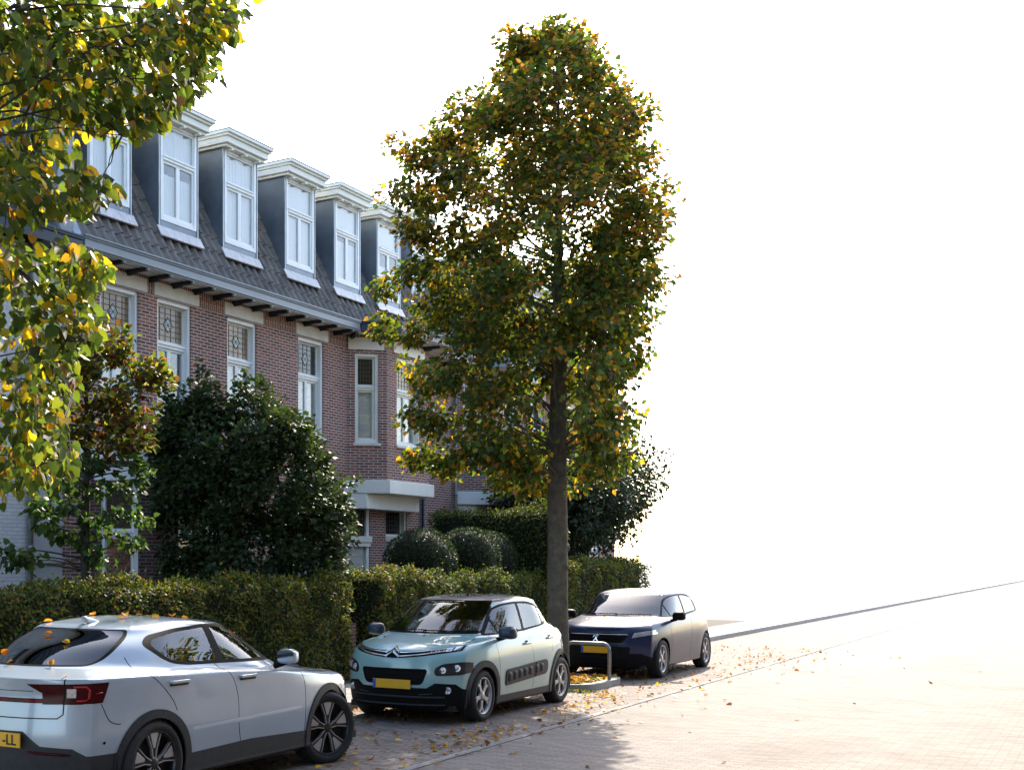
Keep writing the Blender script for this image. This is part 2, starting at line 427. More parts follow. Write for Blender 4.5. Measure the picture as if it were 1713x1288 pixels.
def leads(mb, T, s0, s1, z0, z1, n_, nx, nz, diamond=False, w=.007):
    for i in range(1, nx):
        s = s0 + (s1 - s0) * i / nx; mb.box(s - w / 2, s + w / 2, n_ - .006, n_, z0, z1, T)
    for i in range(1, nz):
        z = z0 + (z1 - z0) * i / nz; mb.box(s0, s1, n_ - .009, n_ - .003, z - w / 2, z + w / 2, T)
def window(par, O, D, s0, s1, z0, z1, transom=None, casement=2, leaded=True, mat='white_paint', rec=.035, behind='curtain', lowmat=None, sill=True, upper='amber_reflection_glass', motif=True, blind=0, name='window', nlead=(5, 6)):
    T = frame2d(O, D); fw = .065
    mb = MB()
    mb.box(s0, s0 + fw, rec, rec + .2, z0, z1, T); mb.box(s1 - fw, s1, rec, rec + .2, z0, z1, T)
    mb.box(s0 + fw, s1 - fw, rec + .002, rec + .2, z0, z0 + fw + .015, T); mb.box(s0 + fw, s1 - fw, rec + .002, rec + .2, z1 - fw, z1, T)
    mb.box(s0 + fw, s1 - fw, rec - .015, rec + .2, z1 - .018, z1 + .0, T)
    fr = mb.build('window' if name == 'window' else name, mat, par, bev=.004)
    i0, i1 = s0 + fw, s1 - fw; b0, b1 = z0 + fw + .015, z1 - fw
    def sash(a, b, c, d, n_=rec + .10, w=.045, nm='sash'):
        m = MB(); m.box(a, a + w, n_, n_ + .05, c, d, T); m.box(b - w, b, n_, n_ + .05, c, d, T)
        m.box(a + w, b - w, n_ + .002, n_ + .05, c, c + w * 1.15, T); m.box(a + w, b - w, n_ + .002, n_ + .05, d - w, d, T)
        m.build(nm, mat, fr, bev=.003); return a + w, b - w, c + w * 1.15, d - w
    def pane(q, m, n_=rec + .125, nm='pane'):
        a, b, c, d = q; mm = MB(); mm.box(a, b, n_, n_ + .006, c, d, T); mm.build(nm, m, fr)
    if transom:
        m = MB(); m.box(i0, i1, rec + .06, rec + .18, transom - .045, transom + .045, T); m.box(i0, i1, rec + .035, rec + .06, transom + .005, transom + .04, T)
        m.build('transom_bar', mat, fr, bev=.004)
        q = sash(i0, i1, transom + .045, b1, w=.035)
        if leaded:
            pane(q, upper, nm='leaded_pane')
            m = MB(); leads(m, T, *q, rec + .123, nlead[0], nlead[1])
            if motif:
                cs, cz = (q[0] + q[1]) / 2, (q[2] + q[3]) / 2; e = min(q[1] - q[0], q[3] - q[2]) * .21
                P_ = [(cs - e, cz), (cs, cz + e * 1.1), (cs + e, cz), (cs, cz - e * 1.1)]
                m2 = MB(); m2.add([T(a, rec + .1205, b) for a, b in P_], [(0, 1, 2, 3)]); m2.build('diamond_motif', 'pale_glass', fr)
                for k in range(4):
                    a, b = P_[k], P_[(k + 1) % 4]; m.tube([T(a[0], rec + .117, a[1]), T(b[0], rec + .117, b[1])], .005, 4)
                for (a, b) in (((P_[0][0] + P_[1][0]) / 2, (P_[0][1] + P_[1][1]) / 2), ((P_[1][0] + P_[2][0]) / 2, (P_[1][1] + P_[2][1]) / 2)):
                    m.tube([T(a, rec + .117, b), T(2 * cs - a, rec + .117, 2 * cz - b)], .004, 4)
            m.build('lead_lines', 'lead_came', fr)
        else: pane(q, upper if upper != 'amber_reflection_glass' else 'window_glass')
        top = transom - .045
    else: top = b1
    w_ = (i1 - i0) / casement
    for k in range(casement):
        q = sash(i0 + w_ * k, i0 + w_ * (k + 1), b0, top); pane(q, lowmat or 'window_glass')
    if lowmat is None or (transom and not leaded):
        m = MB(); zt = z1 if (transom and not leaded) else top
        hgt = zt - b0; zb = b0 + hgt * blind
        if behind == 'curtain':          # gathered net curtain: a gently pleated sheet
            nseg = 40; vs = []; fs = []
            for i in range(nseg + 1):
                s = s0 + .03 + (s1 - s0 - .06) * i / nseg; nn = rec + .18 + .014 * math.sin(i * 1.9) + .01 * math.sin(i * .7)
                vs += [T(s, nn, zb), T(s, nn, zt)]
            for i in range(nseg): fs.append((2 * i, 2 * i + 2, 2 * i + 3, 2 * i + 1))
            m.add(vs, fs, None, True)
            m.build('curtain', 'curtain', fr, recalc=False)
        elif behind == 'blind':
            k = 6
            for i in range(k): 
                za = b0 + hgt * i / k; zb_ = b0 + hgt * (i + 1) / k
                m.add([T(s0 + .03, rec + .19, zb_), T(s1 - .03, rec + .19, zb_), T(s1 - .03, rec + .215, za + .02), T(s0 + .03, rec + .215, za + .02), T(s0 + .03, rec + .195, za), T(s1 - .03, rec + .195, za)], [(0, 1, 2, 3), (3, 2, 5, 4)])
            m.build('folding_blind', 'curtain', fr, recalc=False)
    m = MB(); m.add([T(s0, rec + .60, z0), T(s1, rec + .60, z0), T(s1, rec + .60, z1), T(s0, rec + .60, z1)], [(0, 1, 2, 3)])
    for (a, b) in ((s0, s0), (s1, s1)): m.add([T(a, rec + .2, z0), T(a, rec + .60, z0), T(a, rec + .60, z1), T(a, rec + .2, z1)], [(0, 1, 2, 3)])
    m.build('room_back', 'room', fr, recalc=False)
    if sill:
        m = MB(); m.box(s0 - .05, s1 + .05, -.05, rec + .02, z0 - .055, z0 + .004, T); m.build('sill', 'stone' if mat != 'zinc' else 'lead', fr, bev=.006)
    return fr
def stonebox(par, name, O, D, s0, s1, z0, z1, proud, mat='stone', back=.02, bev=.008):
    mb = MB(); mb.box(s0, s1, -proud, back, z0, z1, frame2d(O, D)); return mb.build(name, mat, par, bev=bev)

def sweep(par, name, path, prof, mat):
    """mitred sweep of prof [(outward, z)] along an open path seen from above; outward is to the right of travel"""
    P_ = [Vector((a, b)) for a, b in path]; rows = []
    for i, p in enumerate(P_):
        d0 = (P_[i] - P_[i - 1]).normalized() if i else (P_[1] - P_[0]).normalized()
        d1 = (P_[i + 1] - P_[i]).normalized() if i < len(P_) - 1 else d0
        n0 = Vector((d0.y, -d0.x)); n1 = Vector((d1.y, -d1.x)); m = (n0 + n1).normalized(); m = m / max(.3, m.dot(n0))
        rows.append([(p.x + m.x * o, p.y + m.y * o, z) for o, z in prof])
    mb = MB(); n = len(prof); vs = [q for r_ in rows for q in r_]; fs = []
    for i in range(len(rows) - 1):
        for k in range(n): fs.append((i * n + k, i * n + (k + 1) % n, (i + 1) * n + (k + 1) % n, (i + 1) * n + k))
    fs += [tuple(range(n)), tuple(range((len(rows) - 1) * n, len(rows) * n))]
    mb.add(vs, fs); return mb.build(name, mat, par)

def tiled_roof(par, x0, x1, y0, z0, y1, z1, mat='roof_tile', pitch=.235, row=.345, seed=3, name='roof'):
    """steep pantile slope: every tile is a dished pan with a roll"""
    rg = random.Random(seed)
    Ls = math.hypot(y1 - y0, z1 - z0); uy, uz = (y1 - y0) / Ls, (z1 - z0) / Ls; ny, nz = -uz, uy   # outward normal
    nr = int(math.ceil(Ls / row)); ncol = int(round((x1 - x0) / pitch)); pw = (x1 - x0) / ncol
    prof = [(0, .010), (.16, -.006), (.42, -.006), (.56, .014), (.68, .060), (.80, .074), (.92, .055), (1., .010)]
    mb = MB()
    for r_ in range(nr):
        s0 = r_ * row - .02; s1 = min(Ls, (r_ + 1) * row + .03)
        for c in range(ncol):
            j = rg.uniform(-.008, .008); k = rg.uniform(-.004, .006); vs = []; fs = []
            for (a, h) in prof:
                x = x0 + (c + a) * pw + j * .3
                for (s, lift) in ((s0 + j, .026 + k), (s0 + j, .010), (s1, .002)):
                    hh = h + lift if not (s == s0 + j and lift == .010) else h * .7 - .01
                    vs.append((x, y0 + uy * s + ny * hh, z0 + uz * s + nz * hh))
            m = len(prof)
            for i in range(m - 1):
                a = i * 3; b = a + 3
                fs.append((a, b, b + 2, a + 2)); fs.append((a + 1, b + 1, b, a))
            mb.add(vs, fs, None, False)
    return mb.build(name, mat, par, recalc=False)

def dormer(par, x0, w, zb, gap=0., curt='curtain', yf=14.42, front_mat='white_paint'):
    x1 = x0 + w; zt = zb + 1.79; yb = 16.2
    mb = MB()
    # zinc cheeks and face surround
    mb.box(x0, x0 + .045, yf, yb, zb - .12, zt + .02); mb.box(x1 - .045, x1, yf, yb, zb - .12, zt + .02)
    mb.box(x0 + .045, x1 - .045, yf + .002, yf + .08, zb - .12, zb)
    mb.box(x0 + .045, x1 - .045, yf + .5, yb - .01, zt - .02, zt + .018)
    d = mb.build('dormer', 'zinc', par, bev=.006)
    for xx in (x0 - .004, x1 - .024):
        m = MB(); m.box(xx, xx + .028, yf - .014, yf + .012, zb - .12, zt); m.build('corner_trim', 'zinc_light', d, bev=.004)
    # cornice: stepped boards with a thin metal edge
    m = MB()
    for (o, f_, a, b) in ((.07, .13, zt, zt + .05), (.12, .20, zt + .052, zt + .17), (.15, .245, zt + .172, zt + .215), (.18, .29, zt + .217, zt + .275)):
        m.box(x0 - o, x1 + o, yf - f_, yb + .3, a, b)
    m.build('cornice', 'cream_paint', d, bev=.006)
    m = MB(); m.box(x0 - .19, x1 + .19, yf - .30, yb + .3, zt + .277, zt + .29); m.build('roof_edge', 'lead', d)
    for k in range(3):
        xx = x0 + .12 + (w - .24) * k / 2; m = MB(); m.box(xx - .035, xx + .035, yf - .16, yf - .02, zt - .045, zt - .002); m.build('cornice_block', 'cream_paint', d, bev=.008)
    # lead apron of overlapping sheets below
    m = MB(); nsh = 6
    for k in range(nsh):
        a = x0 - .06 + (w + .12) * k / nsh; b = x0 - .06 + (w + .12) * (k + 1) / nsh - .008
        y_, z_ = yf - .02, zb - .115; y2, z2 = yf - .125 , zb - .31
        m.add([(a, y_, z_), (b, y_, z_ + .004), (b, y2, z2 + .004), (a, y2, z2), (a, y_ + .02, z_ - .012), (b, y_ + .02, z_ - .012), (b, y2 + .02, z2 - .014), (a, y2 + .02, z2 - .014)],
              [(0, 3, 2, 1), (4, 5, 6, 7), (0, 4, 7, 3), (1, 2, 6, 5), (3, 7, 6, 2), (0, 1, 5, 4)])
    m.build('apron', 'lead', d)
    # the window: built like the others but its pieces are sub-parts of the dormer
    T = frame2d((0, yf), (1, 0)); fw = .06; a, b = x0 + .05, x1 - .05
    m = MB(); m.box(a, a + fw, -.012, .1, zb, zt, T); m.box(b - fw, b, -.012, .1, zb, zt, T)
    m.box(a + fw, b - fw, -.010, .1, zb, zb + .08, T); m.box(a + fw, b - fw, -.010, .1, zt - .06, zt, T)
    m.build('window_frame', front_mat, d, bev=.004)
    tr = zb + 1.13
    m = MB(); m.box(a + fw, b - fw, -.02, .1, tr - .04, tr + .04, T); m.box(a + fw, b - fw, -.04, -.02, tr + .01, tr + .035, T); m.build('transom_bar', front_mat, d, bev=.004)
    i0, i1 = a + fw, b - fw; mid = (i0 + i1) / 2
    for (p, q, c, e, w_) in ((i0, mid, zb + .08, tr - .04, .05), (mid, i1, zb + .08, tr - .04, .05), (i0, i1, tr + .04, zt - .06, .03)):
        m = MB(); m.box(p, p + w_, .012, .06, c, e, T); m.box(q - w_, q, .012, .06, c, e, T); m.box(p + w_, q - w_, .014, .06, c, c + w_, T); m.box(p + w_, q - w_, .014, .06, e - w_, e, T)
        m.build('sash', front_mat, d, bev=.003)
        m = MB(); m.box(p + w_, q - w_, .035, .04, c + w_, e - w_, T); m.build('pane', 'window_glass', d)
    nseg = 36; m = MB(); vs = []; fs = []
    for i in range(nseg + 1):
        s = i0 - .03 + (i1 - i0 + .06) * i / nseg; nn = .085 + (.012 * math.sin(i * 1.7) + .008 * math.sin(i * .6) if curt == 'curtain' else 0)
        vs += [T(s, nn, zb), T(s, nn, zb + 1.13 - gap * .8), T(s, nn, zb + 1.13 - .02 + gap * .3), T(s, nn, zt)]
    for i in range(nseg):
        for q in (0, 2): fs.append((4 * i + q, 4 * i + 4 + q, 4 * i + 5 + q, 4 * i + 1 + q))
    m.add(vs, fs, None, True); m.build('curtain', 'curtain', d, recalc=False)
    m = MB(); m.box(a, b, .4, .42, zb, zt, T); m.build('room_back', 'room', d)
    return d

GP = [(0, .0), (.03, .0), (.03, .16), (.055, .18), (.055, .205), (.07, .21), (.07, .235), (.0, .235)]   # gutter fascia profile (outward, up)
def eaves(par, path, zg, brackets, fascia='grey_paint', wall_path=None):
    sweep(par, 'gutter', path, [(o - .07, zg + z) for o, z in GP], fascia)
    m = MB()
    # gutter trough floor + soffit boards, strips between the gutter line and the wall line
    for A, B, n_ in ((path, wall_path, 0),):
        for i in range(len(A) - 1):
            m.add([(A[i][0], A[i][1], zg + .03), (A[i + 1][0], A[i + 1][1], zg + .03), (B[i + 1][0], B[i + 1][1], zg + .03), (B[i][0], B[i][1], zg + .03)], [(0, 1, 2, 3)])
    m.build('soffit', 'soffit', par, recalc=False)
    m = MB()
    for i in range(len(path) - 1):
        A, B = path, wall_path
        m.add([(A[i][0], A[i][1] , zg + .20), (A[i + 1][0], A[i + 1][1], zg + .20), (B[i + 1][0], B[i + 1][1] + .15, zg + .22), (B[i][0], B[i][1] + .15, zg + .22)], [(0, 1, 2, 3)])
    m.build('gutter_lining', 'lead', par, recalc=False)
    for (O, D, s) in brackets:
        m = MB(); T = frame2d(O, D)
        m.box(s - .035, s + .035, -.46, .0, zg - .045, zg + .025, T); m.box(s - .03, s + .03, -.22, .0, zg - .075, zg - .046, T)
        m.build('bracket', 'black_wood', par, bev=.005)
        m = MB(); m.box(s - .03, s + .03, -.50, -.461, zg - .03, zg + .022, T); m.build('bracket_tip', 'grey_paint', par)

# ---- the long brick terrace house with six dormers
H1 = thing('brick_row_house', 'brown brick row house with six white dormers, lead glass windows and a corner bay', 'house', (14.95, FY, 0))
H1.location = (0, 0, 0)
Z0w, ZT = 0.0, 7.12
W = [(15.86, 16.86), (17.36, 18.34), (19.45, 20.43), (21.93, 22.93)]
ops = [(a - 14.95, b - 14.95, 4.64, 6.70) for a, b in W]
mb = MB()
ground_ops = [(21.9 - 14.95, 22.9 - 14.95, 1.0, 3.3)]
wall(mb, (14.95, FY), (1, 0), 8.92, Z0w, ZT, ops + ground_ops, soldier=6.74)
mb.build('wall', 'brick', H1)
mb = MB(); wall(mb, (14.95, FY + 8), (0, -1), 8, Z0w, 10.1); mb.build('side_wall', 'brick', H1)
for i, (a, b) in enumerate(W):
    stonebox(H1, 'lintel', (0, FY), (1, 0), a - .10, b + .20 if i < 3 else b + .16, 6.73, 6.97, .03)
    window(H1, (0, FY), (1, 0), a, b, 4.64, 6.70, 5.90, upper='amber_reflection_glass' if i < 3 else 'dark_glass', blind=0 if i != 1 else 0, behind='blind' if i == 3 else ('none' if i == 1 else 'curtain'), motif=True)
window(H1, (0, FY), (1, 0), 21.9, 22.9, 1.0, 3.3, 2.5, upper='dark_glass', mat='cream_paint')
stonebox(H1, 'lintel', (0, FY), (1, 0), 21.8, 23.05, 3.3, 3.56, .03)
# corner bay of the upper floor
A0, A1, A2, A3 = (23.87, FY), (24.53, 13.84), (26.58, 13.84), (27.24, FY)
dL = (A1[0] - A0[0], A1[1] - A0[1]); Lf = math.hypot(*dL); dR = (A3[0] - A2[0], A3[1] - A2[1])
mb = MB(); wall(mb, A0, dL, Lf, 3.8, ZT, [(.20, .74, 4.62, 6.62)], soldier=6.74); mb.build('bay_side_wall', 'brick', H1)
mb = MB(); wall(mb, A1, (1, 0), A2[0] - A1[0], 3.8, ZT, [(.46, 1.62, 4.62, 6.62)], soldier=6.74); mb.build('bay_front_wall', 'brick', H1)
mb = MB(); wall(mb, A2, dR, Lf, 3.8, ZT, [], soldier=6.74); mb.build('bay_side_wall', 'brick', H1)
mb = MB()      # toothed corner bricks
for k in range(52):
    if k % 2: mb.box(-.012, .10, -.016, .0, 3.82 + k * .06, 3.82 + k * .06 + .052, frame2d(A1, (1, 0)))
mb.build('corner_teeth', 'brick', H1)
stonebox(H1, 'lintel', A0, dL, .04, Lf - .06, 6.70, 6.97, .03, 'cream_paint')
stonebox(H1, 'lintel', A1, (1, 0), .30, 1.78, 6.70, 6.97, .03, 'cream_paint')
window(H1, A0, dL, .20, .74, 4.62, 6.62, 5.86, casement=1, mat='cream_paint', behind='blind', upper='dark_glass', nlead=(5, 6), motif=False)
window(H1, A1, (1, 0), .46, 1.62, 4.62, 6.62, 5.86, mat='cream_paint', behind='blind', upper='amber_reflection_glass', nlead=(7, 6), motif=False)
def poly_slab(par, name, pts, z0, z1, mat, bev=.012):
    mb = MB(); mb.prism(pts, z0, z1); return mb.build(name, mat, par, bev=bev)
def off(pts, d):
    out = []
    for i in range(len(pts)):
        p = Vector(pts[i]); a = Vector(pts[max(i - 1, 0)]); b = Vector(pts[min(i + 1, len(pts) - 1)])
        t0 = (p - a).normalized() if i else (b - p).normalized(); t1 = (b - p).normalized() if i < len(pts) - 1 else t0
        n0 = Vector((t0.y, -t0.x)); n1 = Vector((t1.y, -t1.x)); m = (n0 + n1).normalized(); m = m / m.dot(n0); out.append((p.x + m.x * d, p.y + m.y * d))
    return out
bay = [A0, A1, A2, A3]
o1 = off(bay, .11); o1[0] = (o1[0][0] - .06, FY + .05); o1[-1] = (o1[-1][0] + .06, FY + .05)
poly_slab(H1, 'bay_slab', o1, 3.50, 3.80, 'cream_paint')
poly_slab(H1, 'bay_beam', [(23.78, FY + .02), (24.15, 14.13), (26.62, 14.13), (26.98, FY + .02)], 3.16, 3.498, 'cream_paint')
mb = MB(); wall(mb, (23.87, FY), (1, 0), 31.84 - 23.87 - 2.66, Z0w, 3.9, [(.02, 1.05, .1, 3.30), (1.78, 2.82, .95, 3.36)]); mb.build('wall', 'brick', H1)
mb = MB(); wall(mb, (27.24, FY), (1, 0), 29.18 - 27.24, 3.9, ZT, [], soldier=6.74); mb.build('wall', 'brick', H1)
window(H1, (23.87, FY), (1, 0), 1.78, 2.82, .95, 3.36, 2.55, mat='cream_paint', upper='dark_glass', nlead=(7, 6), motif=False)
# front door with its transom light
T = frame2d((23.87, FY), (1, 0))
mb = MB(); mb.box(.02, .13, .02, .12, .1, 3.30, T); mb.box(.92, 1.05, .02, .12, .1, 3.30, T); mb.box(.13, .92, .022, .12, 3.2, 3.30, T); mb.box(.0, 1.07, -.05, .12, 2.42, 2.56, T); mb.box(.02, 1.05, -.025, -.005, 2.32, 2.42, T)
dr = mb.build('door_frame', 'cream_paint', H1, bev=.006)
m = MB(); m.box(.13, .92, .07, .08, 2.56, 3.2, T); m.build('leaded_pane', 'dark_glass', dr)
m = MB(); leads(m, T, .13, .92, 2.56, 3.2, .066, 7, 5); m.build('lead_lines', 'lead_came', dr)
m = MB(); m.box(.13, .92, .07, .11, .12, 2.42, T)
for (a, b, c, d) in ((.22, .83, 1.3, 2.3), (.22, .83, .3, 1.15)): m.box(a, b, .055, .072, c, d, T)
for k in range(5): m.box(.22, .83, .045, .056, 1.35 + k * .19, 1.37 + k * .19, T)
m.build('door', 'door_paint', dr, bev=.005)
m = MB(); m.tube([T(.85, .0, 1.05), T(.85, 0.0, 1.25)], .012, 8); m.build('door_handle', 'galv', dr)
# eaves, roof
wp = [(14.95, FY + .7), (14.95, FY), (23.87, FY), A1, A2, A3, (29.18, FY)]
gp = [(14.92, FY + .7), (14.92, 13.95), (23.62, 13.95), (24.27, 13.30), (26.84, 13.30), (27.5, 13.95), (29.18, 13.95)]
br = [((14.95, FY), (1, 0), .35 + .62 * k) for k in range(14)] + [(A0, dL, .12), (A0, dL, .82)] + [(A1, (1, 0), .25 + .75 * k) for k in range(3)] + [((27.24, FY), (1, 0), .5), ((27.24, FY), (1, 0), 1.3)]
eaves(H1, gp[:3], 7.0, br, 'grey_paint', wp[:3])
eaves(H1, gp[2:6], 7.0, [], 'navy_paint_and_shade', wp[2:6])  # bay gutter in navy: shade on the angled fascia put into its colour
eaves(H1, gp[5:], 7.0, [], 'grey_paint', wp[5:])
RY0, RZ0, RY1, RZ1 = 14.17, 7.22, 15.62, 10.08
tiled_roof(H1, 15.0, 29.15, RY0, RZ0, RY1, RZ1)
mb = MB(); mb.add([(14.97, RY0 + .06, RZ0 - .2), (29.18, RY0 + .06, RZ0 - .2), (29.18, RY1 + .06, RZ1), (14.97, RY1 + .06, RZ1), (29.18, 22.5, RZ1), (14.97, 22.5, RZ1), (14.97, 22.5, 0), (29.18, 22.5, 0)], [(0, 1, 2, 3), (3, 2, 4, 5), (5, 4, 7, 6), (0, 3, 5, 6)])
mb.build('roof_deck', 'felt', H1, recalc=False)
mb = MB(); mb.box(14.9, 29.2, RY1 - .06, RY1 + .25, RZ1 - .02, RZ1 + .07); mb.build('ridge_cap', 'lead', H1, bev=.02)
mb = MB(); mb.add([(14.90, RY0 - .02, RZ0), (15.03, RY0 - .05, RZ0 + .02), (15.03, RY1 - .04, RZ1 + .03), (14.90, RY1 - .02, RZ1 + .03), (14.90, RY1 + .3, RZ1), (14.90, RY0 + .4, RZ0)], [(0, 1, 2, 3), (0, 3, 4, 5)]); mb.build('verge_flashing', 'zinc_light', H1)
for x0, w_ in ((15.46, 1.10), (17.30, 1.13), (19.20, 1.13), (21.31, 1.14), (23.22, 1.12), (25.08, 1.13)):
    dormer(H1, x0, w_, 8.08, {17.30: .32, 21.31: .08, 23.22: .22, 25.08: .45}.get(x0, 0.), curt='curtain' if x0 < 20 else 'blind')
# ground-floor bay at the left end
B0, B1, B2 = (15.45, FY), (16.42, 13.62), (18.6, 13.62); dB = (B1[0] - B0[0], B1[1] - B0[1]); LB = math.hypot(*dB)
mb = MB(); wall(mb, B0, dB, LB, Z0w, 3.66, [(.30, .92, .7, 3.32)]); mb.build('bay_side_wall', 'brick_dark', H1)
mb = MB(); wall(mb, B1, (1, 0), B2[0] - B1[0], Z0w, 3.66, [(.45, 1.75, .7, 3.32)]); mb.build('bay_front_wall', 'brick_dark', H1)
mb = MB(); wall(mb, B2, (.35, 1), .95, Z0w, 3.66, []); mb.build('bay_side_wall', 'brick_dark', H1)
mb = MB()
for k in range(57):
    if k % 2: mb.box(-.012, .12, -.016, .0, .1 + k * .06, .1 + k * .06 + .052, frame2d(B1, (1, 0)))
mb.build('corner_teeth', 'brick_dark', H1)
window(H1, B0, dB, .30, .92, .7, 3.30, 2.45, casement=1, behind='none', upper='dark_glass', nlead=(4, 5))
window(H1, B1, (1, 0), .45, 1.75, .7, 3.30, 2.45, behind='none', upper='dark_glass')
stonebox(H1, 'lintel', B0, dB, .18, 1.1, 3.33, 3.56, .03, 'white_paint')
o2 = off([B0, B1, B2, (18.93, FY)], .10); o2[0] = (15.3, FY + .03); o2[-1] = (19.1, FY + .03)
poly_slab(H1, 'bay_roof', o2, 3.66, 3.88, 'grey_paint' if 0 else 'white_paint')
poly_slab(H1, 'bay_roof_lead', off(o2, .015), 3.882, 3.90, 'lead', bev=0)
# drainpipes
def pipe(par, x, y, z0, z1, mat='galv', r_=.045):
    mb = MB(); mb.tube([(x, y, z0), (x, y, z1)], r_, 12); p = mb.build('drainpipe', mat, par)
    for z in np.arange(z0 + .6, z1, 1.5):
        m = MB(); m.lathe([(r_, -.03), (r_ + .012, -.03), (r_ + .012, .03), (r_, .03)], 12, Matrix.Translation((x, y, float(z)))); m.box(x - .01, x + .01, y, FY, float(z) - .015, float(z) + .015); m.build('pipe_clamp', mat, p)
pipe(H1, 27.4, FY - .07, .1, 3.6, 'black_wood')
pipe(H1, 29.16, FY - .08, .1, 7.0, 'galv')

# ---- the next house along, with its own bay
H2 = thing('brick_row_house', 'farther brown brick row house with a white-slabbed bay, mostly behind the big tree', 'house')
wins = [(34.2, 35.2), (36.6, 37.6), (39.0, 40.0)]
mb = MB(); wall(mb, (29.20, FY), (1, 0), 12.2, Z0w, ZT, [(a - 29.2, b - 29.2, 4.62, 6.62) for a, b in wins] + [(a - 29.2, b - 29.2, 1.0, 3.2) for a, b in wins], soldier=6.74); mb.build('wall', 'brick', H2)
for a, b in wins:
    window(H2, (0, FY), (1, 0), a, b, 4.62, 6.62, 5.86, upper='dark_glass', motif=False)
    window(H2, (0, FY), (1, 0), a, b, 1.0, 3.2, 2.4, upper='dark_glass', motif=False)
    stonebox(H2, 'lintel', (0, FY), (1, 0), a - .1, b + .1, 6.72, 6.97, .03); stonebox(H2, 'lintel', (0, FY), (1, 0), a - .1, b + .1, 3.22, 3.5, .03)
C0, C1, C2, C3_ = (29.32, FY), (30.0, 13.82), (32.0, 13.82), (32.68, FY); dC = (C1[0] - C0[0], C1[1] - C0[1])
mb = MB(); wall(mb, C0, dC, math.hypot(*dC), 3.8, ZT, [(.2, .76, 4.62, 6.62)], soldier=6.74); mb.build('bay_side_wall', 'brick', H2)
mb = MB(); wall(mb, C1, (1, 0), 2.0, 3.8, ZT, [(.45, 1.55, 4.62, 6.62)], soldier=6.74); mb.build('bay_front_wall', 'brick', H2)
mb = MB(); wall(mb, C2, (C3_[0] - C2[0], C3_[1] - C2[1]), math.hypot(*dC), 3.8, ZT, []); mb.build('bay_side_wall', 'brick', H2)
window(H2, C0, dC, .2, .76, 4.62, 6.62, 5.86, casement=1, upper='dark_glass', motif=False)
window(H2, C1, (1, 0), .45, 1.55, 4.62, 6.62, 5.86, upper='dark_glass', motif=False)
o3 = off([C0, C1, C2, C3_], .11); o3[0] = (o3[0][0], FY + .05); o3[-1] = (o3[-1][0], FY + .05)
poly_slab(H2, 'bay_slab', o3, 3.46, 3.80, 'white_paint')
poly_slab(H2, 'bay_beam', [(29.4, FY + .02), (29.75, 14.13), (32.2, 14.13), (32.5, FY + .02)], 3.14, 3.458, 'cream_paint')
stonebox(H2, 'porch_board', (32.75, FY), (1, 0), 0, 1.3, 3.14, 3.46, .25, 'white_paint')
window(H2, (0, FY), (1, 0), 29.6, 30.8, 1.0, 3.1, 2.4, upper='dark_glass', motif=False, rec=-.05)
eaves(H2, [(29.22, 13.95), (29.75, 13.95 - .0), (30.2, 13.32), (31.8, 13.32), (32.3, 13.95), (41.4, 13.95)], 7.0, [((33, FY), (1, 0), .5 + 1.1 * k) for k in range(7)], 'grey_paint', [(29.22, FY), (29.4, FY), C1, C2, C3_, (41.4, FY)])
tiled_roof(H2, 29.24, 41.3, RY0, RZ0, RY1, RZ1, seed=8, pitch=.27, row=.36)
mb = MB(); mb.add([(29.22, RY0 + .06, RZ0 - .2), (41.4, RY0 + .06, RZ0 - .2), (41.4, RY1 + .06, RZ1), (29.22, RY1 + .06, RZ1), (41.4, 22.5, RZ1), (29.22, 22.5, RZ1), (41.4, 22.5, 0), (41.4, FY, 0), (41.4, FY, ZT)], [(0, 1, 2, 3), (3, 2, 4, 5), (2, 1, 8, 7, 6, 4)]); mb.build('roof_deck', 'felt', H2, recalc=False)
for x0 in (27.55,): dormer(H1, x0, .7, 8.55, yf=14.85)
for x0 in (30.6, 34.2, 38.0): dormer(H2, x0, 1.12, 8.08)

# ---- white neighbour at the left edge
H0 = thing('white_row_house', 'white painted brick house with plaster corner, cut by the left edge behind the leaves', 'house')
mb = MB(); wall(mb, (4.0, FY), (1, 0), 10.22, Z0w, 7.0, [(2, 3.2, 4.4, 6.4), (6.6, 7.8, 4.4, 6.4), (2, 3.2, .9, 3.0), (6.6, 7.8, .9, 3.0)]); mb.build('wall', 'brick_white', H0)
for a in (6.0, 10.6):
    window(H0, (0, FY), (1, 0), a, a + 1.2, 4.4, 6.4, 5.7, upper='dark_glass', motif=False); window(H0, (0, FY), (1, 0), a, a + 1.2, .9, 3.0, 2.3, upper='dark_glass', motif=False)
mb = MB(); mb.box(14.225, 14.93, FY - .04, FY + .3, 0, 7.0); mb.box(14.225, 14.93, FY - .07, FY - .041, 2.55, 2.63); mb.box(14.225, 14.93, FY - .09, FY - .041, 1.95, 2.05); mb.build('corner_pier', 'plaster', H0, bev=.008)
mb = MB(); mb.box(14.55, 14.93, 14.2, 19, 7.02, 10.6); mb.build('party_wall', 'grey_paint', H0, bev=.01)
mb = MB(); mb.box(4, 14.54, FY + .3, 19, 7.02, 7.1)
mb.add([(4, 14.1, 7.1), (14.5, 14.1, 7.1), (14.5, 15.7, 10.9), (4, 15.7, 10.9), (4, 20, 10.9), (14.5, 20, 10.9), (4, 20, 7.1), (14.5, 20, 7.1)], [(0, 1, 2, 3), (3, 2, 5, 4), (4, 5, 7, 6), (0, 3, 4, 6), (1, 7, 5, 2)]); mb.build('roof_deck', 'felt', H0)
tiled_roof(H0, 4.0, 14.5, 14.07, 7.1, 15.66, 10.9, 'slate', .3, .25, 9)
sweep(H0, 'gutter', [(4, 13.95), (14.9, 13.95)], [(o - .07, 6.95 + z) for o, z in GP], 'navy_paint_and_shade')
pipe(H0, 14.18, FY - .08, .1, 7.0, 'galv')

